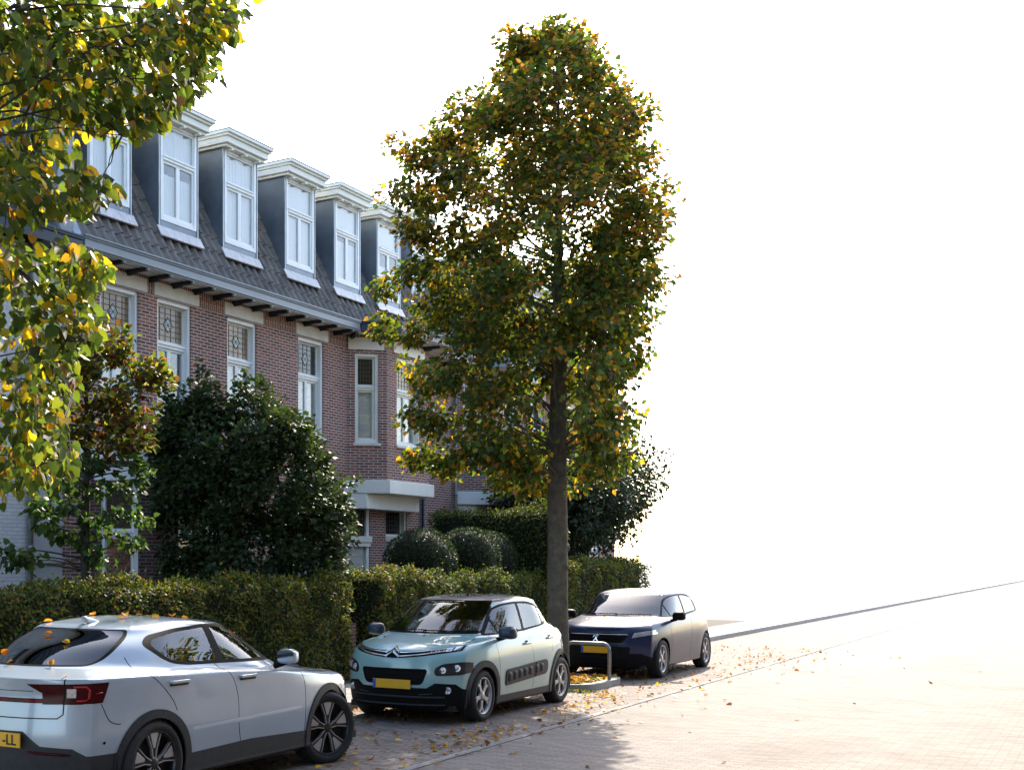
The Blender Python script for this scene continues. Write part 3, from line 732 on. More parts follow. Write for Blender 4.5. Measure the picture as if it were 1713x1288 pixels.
# ---- the other side of the street, behind and right of the camera: it fills the reflections in cars and windows
HO = thing('opposite_row_house', 'brick row house across the street, seen only in reflections', 'house', (0, 0, 0))
mb = MB(); ops_ = [(a, a + 1.3, z, z + 1.9) for a in np.arange(2, 58, 2.9) for z in (1.0, 4.3)]
wall(mb, (38, -9.0), (-1, 0), 60, 0, 7.2, ops_); mb.build('wall', 'brick', HO)
mb = MB(); mb.add([(38, -8.6, 7.2), (-22, -8.6, 7.2), (-22, -11.5, 11.0), (38, -11.5, 11.0), (38, -18, 11.0), (-22, -18, 11.0), (38, -18, 0), (-22, -18, 0), (38, -9, 0), (-22, -9, 0)], [(0, 1, 2, 3), (3, 2, 5, 4), (4, 5, 7, 6), (0, 3, 4, 6, 8), (1, 9, 7, 5, 2)]); mb.build('roof', 'slate', HO, recalc=False)
mb = MB(); mb.box(-22, 38, -9.0, -8.45, 7.0, 7.19); mb.build('gutter', 'white_paint', HO)
T = frame2d((38, -9.0), (-1, 0)); 
for (a, b, c, d) in ops_:
    a = float(a); b = float(b)
    mb = MB(); mb.box(a, a + .07, .03, .10, c, d, T); mb.box(b - .07, b, .03, .10, c, d, T); mb.box(a + .07, b - .07, .032, .10, c, c + .08, T); mb.box(a + .07, b - .07, .032, .10, d - .08, d, T); mb.box(a + .07, b - .07, .034, .09, c + 1.2, c + 1.28, T)
    w_ = mb.build('window', 'white_paint', HO); mb = MB(); mb.box(a + .07, b - .07, .07, .08, c + .08, d - .08, T); mb.build('pane', 'dark_glass', w_)
# ================================================================= CARS
def carpaint(name, col, metal=.0, dust=.35, rough=.3, coat=1.):
    m, nt, out = _new(name)
    b = N(nt, "ShaderNodeBsdfPrincipled"); b.inputs['Base Color'].default_value = c4(col)
    b.inputs['Metallic'].default_value = metal; b.inputs['Roughness'].default_value = rough
    b.inputs['Coat Weight'].default_value = coat; b.inputs['Coat Roughness'].default_value = .03
    if coat < 1: b.inputs['Specular IOR Level'].default_value = .25
    n = noise(nt, 2.2, 5, .65); c = ramp(nt, n, [(.3, tuple(x * .94 for x in col)), (.7, tuple(min(1, x * 1.04) for x in col))])
    # thin film of street dust and dried drops
    n2 = noise(nt, 130, 3, .6); f = ramp(nt, n2, [(.64, (0, 0, 0)), (.74, (dust, dust, dust))])
    c = mixc(nt, f, c, (.5, .5, .47)); L(nt, c, b.inputs['Base Color'])
    rn = ramp(nt, noise(nt, 5, 5, .7), [(.35, (.02, .02, .02)), (.75, (.11, .11, .11))]); L(nt, rn, b.inputs['Coat Roughness'])
    geo = N(nt, "ShaderNodeNewGeometry"); dk = N(nt, "ShaderNodeBsdfDiffuse"); dk.inputs[0].default_value = (.02, .02, .02, 1)
    mx = N(nt, "ShaderNodeMixShader"); L(nt, geo.outputs['Backfacing'], mx.inputs[0]); L(nt, b.outputs[0], mx.inputs[1]); L(nt, dk.outputs[0], mx.inputs[2])
    L(nt, mx.outputs[0], out.inputs[0]); return m
carpaint('silver_paint', (.37, .45, .54), .2, rough=.3)
carpaint('mint_paint', (.24, .43, .435), .0, rough=.35)
carpaint('grey_roof_paint', (.27, .25, .23), .2, rough=.35)
carpaint('blue_paint', (.010, .022, .07), .0, dust=.01, rough=.3, coat=.3)
plain('trim_black', (.010, .010, .011), .55, spec=.06, var=.15, vscale=8)
plain('cladding', (.04, .042, .047), .6, spec=.3, var=.12, vscale=20, bmp=.15)
plain('gap_black', (.006, .006, .007), .7)
plain('tyre', (.022, .022, .023), .8, var=.25, vscale=15, bmp=.2)
plain('alloy', (.42, .42, .43), .36, .6, var=.05)
plain('rim_black', (.02, .02, .022), .3, .2)
plain('chrome', (.75, .75, .76), .12, 1., var=.03)
plain('red_lamp', (.45, .010, .012), .15, spec=.35, var=.25, vscale=14)
plain('dark_red_lamp', (.05, .003, .005), .18, spec=.16, var=.25, vscale=14)
plain('lamp_dark', (.025, .028, .033), .10, .0, spec=.4, var=.3, vscale=30)
plain('lamp_clear', (.55, .57, .6), .12, .6, var=.3, vscale=40, coat=1.)
plain('plate_yellow', (.74, .40, .012), .45, var=.06, vscale=8)
plain('plate_blue', (.02, .08, .42), .4)
plain('seat_cloth', (.03, .03, .032), .9)
plain('mesh_black', (.010, .010, .011), .7, spec=.15, vscale=60, bmp=.6)
glassmat('car_glass', (.60, .68, .66), .008, .13)
glassmat('car_glass_dark', (.15, .16, .16), .008, .12)

def crom(p0, p1, p2, p3, t):
    return .5 * ((2 * p1) + (-p0 + p2) * t + (2 * p0 - 5 * p1 + 4 * p2 - p3) * t * t + (-p0 + 3 * p1 - 3 * p2 + p3) * t ** 3)
ZK = [0, .14, .30, .42, .56, .69, .79, .90, 1.0]          # arc index of the nine z knots
def shell(levels, sub=6, nf=16, ns=64):
    """levels: dicts z(9 knots) xf dxf xr dxr yf w yr pf pr  -> bmesh of the full closed body"""
    keys = ['xf', 'dxf', 'xr', 'dxr', 'yf', 'w', 'yr', 'pf', 'pr']
    A = np.array([[*l['z'], *[l.get(k, 3.) for k in keys]] for l in levels], float)
    rows = []
    for i in range(len(A) - 1):
        for j in range(sub):
            t = j / sub; rows.append(crom(A[max(i - 1, 0)], A[i], A[i + 1], A[min(i + 2, len(A) - 1)], t))
    rows.append(A[-1]); grid = []
    nfr = nf; tot = []
    for k in range(nf): tot.append(('f', k / nf))
    for k in range(ns): tot.append(('s', k / ns))
    for k in range(nf + 1): tot.append(('r', k / nf))
    for r_ in rows:
        z9 = r_[:9]; xf, dxf, xr, dxr, yf, w, yr, pf, pr = r_[9:]; w = max(w, 0); yf = min(max(yf, 0), w); yr = min(max(yr, 0), w); loop = []
        xc, xd = xf - dxf, xr + dxr
        for kind, t in tot:
            if kind == 'f':
                s = math.sin(t * PI / 2) ** .8; x = xf - dxf * s ** pf; y = yf * s; u = t * .14
            elif kind == 's':
                x = xc + (xd - xc) * t; a = min(1, t / .30); b = min(1, (1 - t) / .30)
                y = w - (w - yf) * (1 - a) ** 2.2 - (w - yr) * (1 - b) ** 2.2; u = .14 + .76 * t
            else:
                s = math.cos(t * PI / 2) ** .8; x = xr + dxr * s ** pr; y = yr * s; u = .9 + .1 * t
            # smooth z through the knots
            q = 0
            while q < 7 and u > ZK[q + 1]: q += 1
            tt = (u - ZK[q]) / (ZK[q + 1] - ZK[q])
            z = crom(z9[max(q - 1, 0)], z9[q], z9[q + 1], z9[min(q + 2, 8)], tt)
            loop.append((x, y, z))
        grid.append(loop)
    bm = bmesh.new(); m = len(grid[0]); V = []
    for loop in grid:
        V.append([bm.verts.new((x, y if 0 < k < m - 1 else 0, z)) for k, (x, y, z) in enumerate(loop)])
    V2 = []
    for loop, vl in zip(grid, V):
        V2.append([vl[k] if k in (0, m - 1) else bm.verts.new((loop[k][0], -loop[k][1], loop[k][2])) for k in range(m)])
    for i in range(len(V) - 1):
        for k in range(m - 1):
            bm.faces.new((V[i][k], V[i][k + 1], V[i + 1][k + 1], V[i + 1][k]))
            bm.faces.new((V2[i][k], V2[i + 1][k], V2[i + 1][k + 1], V2[i][k + 1]))
    bmesh.ops.remove_doubles(bm, verts=bm.verts, dist=.0006)
    bmesh.ops.dissolve_degenerate(bm, edges=bm.edges, dist=.0005)
    bmesh.ops.recalc_face_normals(bm, faces=bm.faces)
    bm.normal_update()
    if sum(f.normal.z * f.calc_area() for f in bm.faces if f.calc_center_median().z > 1.3) < 0:
        bmesh.ops.reverse_faces(bm, faces=bm.faces)
    return bm
AX = {'xz': (0, 2), 'yz': (1, 2), 'xy': (0, 1)}
def inpoly(p, poly):
    c = False; n = len(poly); j = n - 1
    for i in range(n):
        if (poly[i][1] > p[1]) != (poly[j][1] > p[1]) and p[0] < (poly[j][0] - poly[i][0]) * (p[1] - poly[i][1]) / (poly[j][1] - poly[i][1]) + poly[i][0]: c = not c
        j = i
    return c
def region(bm, lay, idx, polys, proj, cond):
    """cut the outlines into the shell and give the faces inside them the part number idx"""
    a, b = AX[proj]
    X0 = min(p[0] for q in polys for p in q) - .003; X1 = max(p[0] for q in polys for p in q) + .003
    Y0 = min(p[1] for q in polys for p in q) - .003; Y1 = max(p[1] for q in polys for p in q) + .003
    cand = {}
    def note(f):
        us = [v.co[a] for v in f.verts]; ws = [v.co[b] for v in f.verts]
        cand[f] = (min(us), max(us), min(ws), max(ws))
    for f in bm.faces:
        c = f.verts[0].co
        if c[a] < X0 - .4 or c[a] > X1 + .4 or c[b] < Y0 - .4 or c[b] > Y1 + .4: continue
        us = [v.co[a] for v in f.verts]
        if min(us) > X1 or max(us) < X0: continue
        ws = [v.co[b] for v in f.verts]
        if min(ws) > Y1 or max(ws) < Y0: continue
        if cond(f.calc_center_median(), f.normal): cand[f] = (min(us), max(us), min(ws), max(ws))
    for poly in polys:
        n = len(poly)
        for i in range(n):
            p, q = poly[i], poly[(i + 1) % n]; dx, dy = q[0] - p[0], q[1] - p[1]; l = math.hypot(dx, dy)
            if l < 1e-5: continue
            co = [0, 0, 0]; no = [0, 0, 0]; co[a], co[b] = p; no[a], no[b] = dy / l, -dx / l
            x0, x1, y0, y1 = min(p[0], q[0]) - .002, max(p[0], q[0]) + .002, min(p[1], q[1]) - .002, max(p[1], q[1]) + .002
            fs = []
            for f, (u0, u1, w0, w1) in cand.items():
                if u0 > x1 or u1 < x0 or w0 > y1 or w1 < y0: continue
                sd = [(v.co[a] - p[0]) * no[a] + (v.co[b] - p[1]) * no[b] for v in f.verts]
                if min(sd) < -1e-5 and max(sd) > 1e-5: fs.append(f)
            if not fs: continue
            es = set(e for f in fs for e in f.edges); vs = set(v for f in fs for v in f.verts)
            res = bmesh.ops.bisect_plane(bm, geom=fs + list(es) + list(vs), dist=.00005, plane_co=co, plane_no=no)
            for f in fs: cand.pop(f, None)
            for g in res['geom']:
                if isinstance(g, bmesh.types.BMFace): note(g)
    boxes = [(min(p[0] for p in q), max(p[0] for p in q), min(p[1] for p in q), max(p[1] for p in q), q) for q in polys]
    for f in cand:
        if not f.is_valid: continue
        c = f.calc_center_median(); u, w = c[a], c[b]
        for (x0, x1, y0, y1, q) in boxes:
            if x0 <= u <= x1 and y0 <= w <= y1 and inpoly((u, w), q): f[lay] = idx; break
def strip(pts, w=.006):
    """thin polygons along a polyline"""
    out = []
    for i in range(len(pts) - 1):
        p, q = Vector(pts[i]), Vector(pts[i + 1]); d = (q - p).normalized(); n = Vector((-d.y, d.x)) * w / 2; e = d * w * .3
        out.append([tuple(p + n - e), tuple(q + n + e), tuple(q - n + e), tuple(p - n - e)])
    return out
def smooth_pts(pts, n=6):
    out = []
    for i in range(len(pts) - 1):
        a = [np.array(pts[max(min(k, len(pts) - 1), 0)]) for k in (i - 1, i, i + 1, i + 2)]
        for j in range(n): out.append(tuple(crom(*a, j / n)))
    out.append(tuple(pts[-1])); return out
def circ(cx, cz, r, n=40, a0=0, a1=2 * PI): return [(cx + r * math.cos(a0 + (a1 - a0) * k / n), cz + r * math.sin(a0 + (a1 - a0) * k / n)) for k in range(n if a1 - a0 > 6.28 else n + 1)]
def annulus(cx, cz, r0, r1, n=30, a0=-.2, a1=PI + .2):
    return [[(cx + r0 * math.cos(a), cz + r0 * math.sin(a)), (cx + r1 * math.cos(a), cz + r1 * math.sin(a)), (cx + r1 * math.cos(b), cz + r1 * math.sin(b)), (cx + r0 * math.cos(b), cz + r0 * math.sin(b))]
            for a, b in [(a0 + (a1 - a0) * k / n, a0 + (a1 - a0) * (k + 1) / n) for k in range(n)]]
SIDE = lambda c, n: abs(n.y) > .25
SL = lambda c, n: n.y > .25
SR = lambda c, n: n.y < -.25

def car_body(root, levels, regs, parts, base_mat, base_name='body'):
    """regs: list of (idx, [polys], proj, cond); idx 0 body, -1 delete; parts: idx -> (name, mat, offset, label)"""
    bm = shell(levels); lay = bm.faces.layers.int.new('reg')
    bm.verts.ensure_lookup_table(); bm.faces.ensure_lookup_table(); bm.normal_update()
    bv = BVHTree.FromBMesh(bm); base_vn = [v.normal.copy() for v in bm.verts]; base_f = [([v.index for v in f.verts], [v.co.copy() for v in f.verts]) for f in bm.faces]
    def nrm(co):
        loc, no, fi, d = bv.find_nearest(co); idx, cs = base_f[fi]
        ws = [1 / ((loc - c).length + 1e-5) ** 1.0 for c in cs]
        # inverse bilinear is overkill: barycentric on the triangle fan
        from mathutils.geometry import barycentric_transform
        if len(cs) == 4:
            best = None
            for tri in ((0, 1, 2), (0, 2, 3)):
                r_ = barycentric_transform(loc, cs[tri[0]], cs[tri[1]], cs[tri[2]], Vector((1, 0, 0)), Vector((0, 1, 0)), Vector((0, 0, 1)))
                s_ = min(r_); 
                if best is None or s_ > best[0]: best = (s_, r_, tri)
            _, r_, tri = best; r_ = [max(0, x) for x in r_]
            v = sum((base_vn[idx[t]] * w for t, w in zip(tri, r_)), Vector())
        else: v = sum((base_vn[i] * w for i, w in zip(idx, ws)), Vector())
        return v.normalized() if v.length > 0 else no
    for idx, polys, proj, cond in regs:
        region(bm, lay, idx, polys, proj, cond)
    dele = [f for f in bm.faces if f[lay] == -1]; bmesh.ops.delete(bm, geom=dele, context='FACES')
    bm.verts.ensure_lookup_table()
    objs = {}
    groups = {}
    for f in bm.faces: groups.setdefault(f[lay], []).append(f)
    def pieces(fs):
        left = set(fs); out = []
        while left:
            st = [left.pop()]; comp = list(st)
            while st:
                f = st.pop()
                for e in f.edges:
                    for g in e.link_faces:
                        if g in left: left.discard(g); st.append(g); comp.append(g)
            out.append(comp)
        out.sort(key=len, reverse=True)
        big_ = [c for c in out if len(c) >= 4] or out[:1]
        for c in out:
            if c not in big_: big_[0].extend(c)
        return big_
    todo = []
    for idx, fs in sorted(groups.items()):
        if idx == 0: todo.append((idx, fs))
        else: todo += [(idx, c) for c in pieces(fs)]
    for idx, fs in todo:
        name, mat, offd, label = parts.get(idx, (base_name, base_mat, 0, None)) if idx else (base_name, base_mat, 0, None)
        vid = {}; vs = []; ns = []; F = []; 
        for f in fs:
            q = []
            for v in f.verts:
                if v.index not in vid:
                    vid[v.index] = len(vs); n_ = nrm(v.co); ns.append(n_); vs.append(v.co + n_ * offd)
                q.append(vid[v.index])
            F.append(q)
        if offd > 0:       # give raised parts a skirt back to the surface
            ec = {}
            for q in F:
                for k in range(len(q)):
                    e = (q[k], q[(k + 1) % len(q)]); ec[e] = 1
            nv = len(vs); lo = {}
            for (a, b) in list(ec):
                if (b, a) not in ec:
                    for k in (a, b):
                        if k not in lo: lo[k] = len(vs); vs.append(vs[k] - ns[k] * (offd + .004)); ns.append(ns[k])
                    F.append([b, a, lo[a], lo[b]])
        me = bpy.data.meshes.new(name); me.from_pydata([tuple(v) for v in vs], [], F)
        me.polygons.foreach_set('use_smooth', [True] * len(F)); me.materials.append(MATS[mat]); me.update()
        me.normals_split_custom_set_from_vertices([tuple(n) for n in ns])
        o = bpy.data.objects.new(name, me); COL.objects.link(o); o.parent = root
        if label: o['label'] = label
        if idx not in objs: objs[idx] = o
    bm.free(); return objs, bv

def wheel(root, x, y, side, rt, rr, style, steer=0., width=.215, mat='alloy'):
    """rt tyre radius, rr rim radius; side=+1 left/-1 right outward"""
    M = Matrix.Translation((x, y, rt)) @ Matrix.Rotation(steer, 4, 'Z') @ Matrix.Rotation(-PI / 2 * side, 4, 'X')   # local z = outwards
    w = width / 2
    mb = MB(); mb.lathe([(rr, -w * .8), (rr + .01, -w), (rt - .03, -w * 1.0), (rt - .008, -w * .8), (rt, -w * .6), (rt, w * .6), (rt - .008, w * .82), (rt - .03, w * 1.02), (rr + .03, w * 1.04), (rr + .006, w * .9), (rr, w * .7)], 56, M)
    wo = mb.build('wheel', 'tyre', root)      # the tyre carries its rim
    m = MB()
    for k in range(56):                       # tread blocks
        a = 2 * PI * k / 56; TT = M @ Matrix.Rotation(a, 4, 'Z')
        for s in (-.62, -.2, .22, .64): m.box(rt - .002, rt + .0035, -.014, .010, w * (s - .13), w * (s + .13), lambda p, q, r_, TT=TT: tuple(TT @ Vector((p, q, r_))))
    m.build('tread', 'tyre', wo)
    m = MB(); m.lathe([(rr, -w * .7), (rr - .012, -w * .4), (rr - .018, w * .55), (rr - .008, w * .86), (rr + .003, w * .93), (rr + .006, w * .80)], 56, M); m.build('rim', mat if style != 'blade' else 'rim_black', wo)
    m = MB(); m.lathe([(rr, w * .20), (.05, w * .15), (0, w * .15)], 40, M); m.build('brake_shade', 'gap_black', wo)
    h = w * .72
    def pr(poly, h0, h1, name, mt, bev=.004):
        m = MB(); m.prism(poly, h0, h1, M); m.build(name, mt, wo, bev=bev)
    if style == 'blade':
        for k in range(5):
            m = MB(); m2 = MB(); m3 = MB()
            a = 2 * PI * k / 5 + .31
            Rk = M @ Matrix.Rotation(a, 4, 'Z')
            # black wide blade with machined silver flat at the rim end
            m.prism([(.03, -.02), (.10, -.028), (rr - .01, -.075), (rr - .01, .075), (.10, .028), (.03, .02)], h - .035, h - .006, Rk)
            m2.prism([(.125, -.010), (rr - .018, -.052), (rr - .012, -.02), (rr - .012, .02), (rr - .018, .052), (.125, .010)], h - .0055, h + .004, Rk)
            for sg in (-1, 1): m3.prism([(.035, sg * .010), (.12, sg * .026), (rr - .012, sg * .082), (rr - .012, sg * .090), (.12, sg * .034), (.035, sg * .020)][::sg], h - .02, h + .006, Rk)
            m.build('spoke', 'rim_black', wo, bev=.004); m2.build('spoke_face', mat, wo, bev=.003); m3.build('spoke_edge', mat, wo)
        m = MB(); m.lathe([(rr - .010, h - .01), (rr - .004, h + .010), (rr + .003, h + .006), (rr + .006, h - .02)], 56, M); m.build('rim_edge', mat, wo)
    else:
        for k in range(5):
            m = MB(); a = 2 * PI * k / 5 + .2; Rk = M @ Matrix.Rotation(a, 4, 'Z')
            m.prism([(.03, -.032), (.10, -.024), (.145, -.027), (rr - .006, -.085), (rr - .006, -.040), (.165, -.0), (rr - .006, .040), (rr - .006, .085), (.145, .027), (.10, .024), (.03, .032)], h - .03, h, Rk)
            m.build('spoke', mat, wo, bev=.005)
        m = MB(); m.lathe([(rr - .018, h - .02), (rr - .012, h + .002), (rr - .0, h + .006), (rr + .004, h - .01)], 56, M); m.build('rim_edge', mat, wo)
    m = MB(); m.lathe([(.062, h - .03), (.06, h + .002), (.03, h + .010), (0, h + .011)], 24, M); m.build('hub_cap', 'rim_black' if style == 'blade' else mat, wo)
    m = MB()
    for k in range(5):
        a = 2 * PI * k / 5; m.lathe([(.009, h - .01), (.009, h + .005), (0, h + .006)], 8, M @ Matrix.Translation((.045 * math.cos(a), .045 * math.sin(a), 0)))
    m.build('wheel_bolt', 'gap_black', wo)
    return wo

def underbody(root, x0, x1, w, arches, rt, zt=.62):
    m = MB(); 
    m.box(x0, x1, -w + .12, w - .12, .17, .24)
    m.build('floor_pan', 'gap_black', root)
    for xa in arches:
        for sg in (-1, 1):
            m = MB(); n = 20; r_ = rt + .075; vs = []; fs = []
            for k in range(n + 1):
                a = -.35 + (PI + .7) * k / n
                vs += [(xa + r_ * math.cos(a), sg * (w - .02), rt + r_ * math.sin(a)), (xa + r_ * math.cos(a), sg * (w - .40), rt + r_ * math.sin(a))]
            for k in range(n): fs.append((2 * k, 2 * k + 1, 2 * k + 3, 2 * k + 2))
            fs.append(tuple(2 * k + 1 for k in range(n + 1)))
            m.add(vs, fs, None, False); m.build('wheel_well', 'gap_black', root)
def seats(root, xs, z=.55, w=.5, lean=-.12):
    for (x, y) in xs:
        m = MB(); 
        m.box(x - .25, x + .25, y - .24, y + .24, z - .12, z)
        m.add([(x - .25, y - .24, z), (x - .12, y - .24, z), (x - .24, y - .2, z + .56), (x - .34, y - .2, z + .56), (x - .25, y + .24, z), (x - .12, y + .24, z), (x - .24, y + .2, z + .56), (x - .34, y + .2, z + .56)],
              [(0, 1, 2, 3), (4, 7, 6, 5), (0, 4, 5, 1), (1, 5, 6, 2), (2, 6, 7, 3), (3, 7, 4, 0)])
        m.box(x - .37, x - .27, y - .12, y + .12, z + .60, z + .78)
        m.build('seat', 'seat_cloth', root, bev=.03)
def steering(root, x, y, z):
    m = MB(); T = Matrix.Translation((x, y, z)) @ Matrix.Rotation(-1.15, 4, 'Y')
    pts = [T @ Vector((.18 * math.cos(a), .18 * math.sin(a), 0)) for a in [2 * PI * k / 28 for k in range(29)]]
    m.tube(pts, .014, 8); m.box(-.18, .18, -.02, .02, -.01, .01, lambda a, b, c: tuple(T @ Vector((a, b, c)))); m.build('steering_wheel', 'trim_black', root)
def mirror(root, x, y, z, side, mat, sc=1., col2='trim_black'):
    """side mirror housing: rounded wedge on a short arm, glass facing back"""
    bm = bmesh.new(); bmesh.ops.create_icosphere(bm, subdivisions=4, radius=1.)
    for v in bm.verts:
        p = v.co; px = max(-.35, p.x) if p.x < 0 else p.x
        s = 1.
        v.co = Vector((px * .10 * (1.15 if p.x > 0 else 1), math.copysign(abs(p.y) ** .6, p.y) * .108 * (1 - .16 * p.z), math.copysign(abs(p.z) ** .6, p.z) * .078)) * sc
        v.co.z += .012 * (p.y * side) 
    me = bpy.data.meshes.new('mirror'); bm.to_mesh(me); bm.free()
    me.polygons.foreach_set('use_smooth', [True] * len(me.polygons)); me.materials.append(MATS[mat])
    o = bpy.data.objects.new('mirror', me); COL.objects.link(o); o.parent = root; o.location = (x, y, z)
    m = MB(); m.tube([(-.0, -side * .16 * sc, -.095), (.0, -side * .06 * sc, -.07), (0, 0, -.045)], [.03, .026, .022], 10); m.build('mirror_arm', col2, o)
    m = MB(); pl = rpoly([(-.105 * sc, -.055 * sc), (.105 * sc, -.055 * sc), (.105 * sc, .055 * sc), (-.105 * sc, .055 * sc)], .03)
    m.add([(-.040 * sc, a, b) for a, b in pl], [tuple(range(len(pl)))]); m.build('mirror_glass', 'chrome', o)
    return o
def handle(root, x, y, z, side, mat, w=.20, pocket=True, slope=0.):
    T = lambda a, b, c: (x + a, y + side * b, z + c + slope * a)
    m = MB(); m.box(-w / 2, w / 2, .012, .032, -.014, .014, T); m.box(-w / 2, -w / 2 + .03, -.01, .013, -.012, .012, T); m.box(w / 2 - .03, w / 2, -.01, .013, -.012, .012, T)
    h = m.build('door_handle', mat, root, bev=.008)
    return h
def plate(root, T, w=.52, h=.11, txt=None, blue=True, blur=False):
    """T maps (across, out, up)"""
    m = MB(); m.box(-w / 2, w / 2, 0, .012, -h / 2, h / 2, T); p = m.build('licence_plate', 'plate_yellow', root, bev=.003)
    if blue: m = MB(); m.box(-w / 2 + .002, -w / 2 + .045, .0125, .0145, -h / 2 + .004, h / 2 - .004, T); m.build('plate_band', 'plate_blue', p)
    return p
Z9 = lambda *a: list(a)

# ---------------------------------------------------------------- silver car (seen from its rear right corner)
silver = thing('parked_car', 'pale silver fastback sedan parked nearest, seen from behind, fallen leaves on its roof', 'car', (10.44, 7.43, 0), 0, 'cars parked along the kerb')
WB = 2.65
lv = [
 dict(z=[.21] * 9, xf=.66, dxf=.34, xr=-3.370, dxr=.25, yf=.66, w=.80, yr=.68),
 dict(z=[.22] * 9, xf=.80, dxf=.38, xr=-3.530, dxr=.28, yf=.76, w=.895, yr=.78),
 dict(z=[.26] * 9, xf=.83, dxf=.40, xr=-3.560, dxr=.29, yf=.79, w=.905, yr=.80),
 dict(z=[.42] * 9, xf=.86, dxf=.42, xr=-3.600, dxr=.30, yf=.81, w=.918, yr=.82),
 dict(z=[.60] * 9, xf=.87, dxf=.43, xr=-3.625, dxr=.30, yf=.82, w=.932, yr=.835),
 dict(z=[.74, .75, .77, .78, .78, .78, .79, .79, .79], xf=.865, dxf=.44, xr=-3.605, dxr=.30, yf=.815, w=.930, yr=.835),
 dict(z=[.80, .83, .87, .91, .93, .95, .96, .96, .95], xf=.84, dxf=.46, xr=-3.585, dxr=.29, yf=.80, w=.920, yr=.825),
 dict(z=[.83, .86, .915, .97, 1.01, 1.03, 1.05, 1.06, 1.06], xf=.80, dxf=.48, xr=-3.605, dxr=.30, yf=.78, w=.908, yr=.80),
 dict(z=[.845, .88, .935, .99, 1.03, 1.05, 1.07, 1.08, 1.085], xf=.74, dxf=.50, xr=-3.600, dxr=.32, yf=.75, w=.89, yr=.77),
 dict(z=[.875, .91, .955, 1.005, 1.045, 1.065, 1.085, 1.10, 1.105], xf=.50, dxf=.50, xr=-3.490, dxr=.36, yf=.71, w=.858, yr=.71),
 dict(z=[.985, .99, 1.00, 1.035, 1.07, 1.09, 1.11, 1.125, 1.125], xf=-.20, dxf=.30, xr=-3.370, dxr=.30, yf=.67, w=.83, yr=.62, pf=2.2, pr=2.4),
 dict(z=[1.03, 1.03, 1.05, 1.07, 1.095, 1.115, 1.14, 1.16, 1.155], xf=-.33, dxf=.30, xr=-3.270, dxr=.28, yf=.65, w=.812, yr=.59, pf=2.2, pr=2.4),
 dict(z=[1.22, 1.21, 1.215, 1.24, 1.255, 1.265, 1.275, 1.285, 1.285], xf=-.70, dxf=.24, xr=-2.98, dxr=.18, yf=.60, w=.735, yr=.56, pf=2.2, pr=2.4),
 dict(z=[1.375, 1.36, 1.37, 1.395, 1.405, 1.395, 1.38, 1.37, 1.385], xf=-1.03, dxf=.18, xr=-2.68, dxr=.08, yf=.555, w=.655, yr=.545, pf=2.2, pr=2.4),
 dict(z=[1.42, 1.415, 1.43, 1.445, 1.45, 1.44, 1.43, 1.42, 1.425], xf=-1.17, dxf=.14, xr=-2.58, dxr=.06, yf=.52, w=.60, yr=.52, pf=2.2, pr=2.4),
 dict(z=[1.44, 1.44, 1.455, 1.472, 1.475, 1.465, 1.455, 1.445, 1.445], xf=-1.28, dxf=.10, xr=-2.50, dxr=.05, yf=.45, w=.50, yr=.45, pf=2.2, pr=2.4),
 dict(z=[1.465, 1.47, 1.48, 1.488, 1.49, 1.485, 1.48, 1.47, 1.465], xf=-1.50, dxf=.05, xr=-2.3, dxr=.03, yf=.25, w=.27, yr=.25),
 dict(z=[1.485] * 9, xf=-1.60, dxf=.02, xr=-2.1, dxr=.02, yf=.0, w=.0, yr=.0),
]
CZ = .345
gasket = rpoly([(-2.56, 1.29), (-2.46, 1.362), (-2.17, 1.405), (-1.70, 1.430), (-1.2, 1.418), (-.98, 1.345), (-.57, 1.10), (-.55, 1.050), (-1.5, 1.085), (-2.15, 1.105), (-2.38, 1.14)], [.05, .06, .1, .1, .12, .12, .03, .02, .1, .1, .12])
def winset(ff):  return ff
gR = rpoly([(-2.475, 1.285), (-2.41, 1.335), (-2.12, 1.378), (-1.72, 1.400), (-1.70, 1.118), (-2.14, 1.132), (-2.34, 1.165)], [.04, .05, .1, .02, .02, .1, .06])
gF = rpoly([(-1.61, 1.402), (-1.22, 1.390), (-1.0, 1.31), (-.70, 1.12), (-.69, 1.088), (-1.59, 1.114)], [.02, .1, .1, .02, .02, .02])
front_c = lambda c, n: n.x > .2
rear_c = lambda c, n: n.x < -.12 and abs(c.y) < .9
top_c = lambda c, n: n.z > .15
regs = []
sidecl = [(-3.80, .10), (.95, .10), (.95, .30), (.47, .42), (-.47, .37), (-2.25, .40), (-3.22, .43), (-3.36, .33), (-3.80, .33)]
regs.append((1, [[(-2.20, .1), (-.45, .1), (-.45, .375), (-1.35, .405), (-2.20, .385)]], 'xz', lambda c, n: abs(c.y) > .6))
# rear bumper cladding (dark diffuser)
regs.append((2, [[(-.95, .1), (.95, .1), (.95, .49), (.80, .49), (.73, .55), (.52, .57), (.38, .68), (-.38, .68), (-.52, .57), (-.73, .55), (-.80, .49), (-.95, .49)]], 'yz', lambda c, n: c.x < -3.0))
regs.append((3, [[(-.95, .1), (.95, .1), (.95, .33), (.6, .42), (-.6, .42), (-.95, .33)]], 'yz', lambda c, n: c.x > .46))
regs += [(4, [gasket], 'xz', lambda c, n: abs(c.y) > .4)]
regs += [(5, [gR], 'xz', SR), (6, [gR], 'xz', SL), (7, [gF], 'xz', SR), (8, [gF], 'xz', SL)]
ws = rpoly([(-.665, 1.02), (.665, 1.02), (.60, 1.30), (.50, 1.415), (-.50, 1.415), (-.60, 1.30)], [.06, .06, .1, .08, .08, .1])
regs.append((9, [ws], 'yz', lambda c, n: n.x > .25 and c.x < -.1))
rw = rpoly([(-.595, 1.145), (.595, 1.145), (.60, 1.30), (.52, 1.412), (-.52, 1.412), (-.60, 1.30)], [.08, .08, .1, .04, .04, .1])
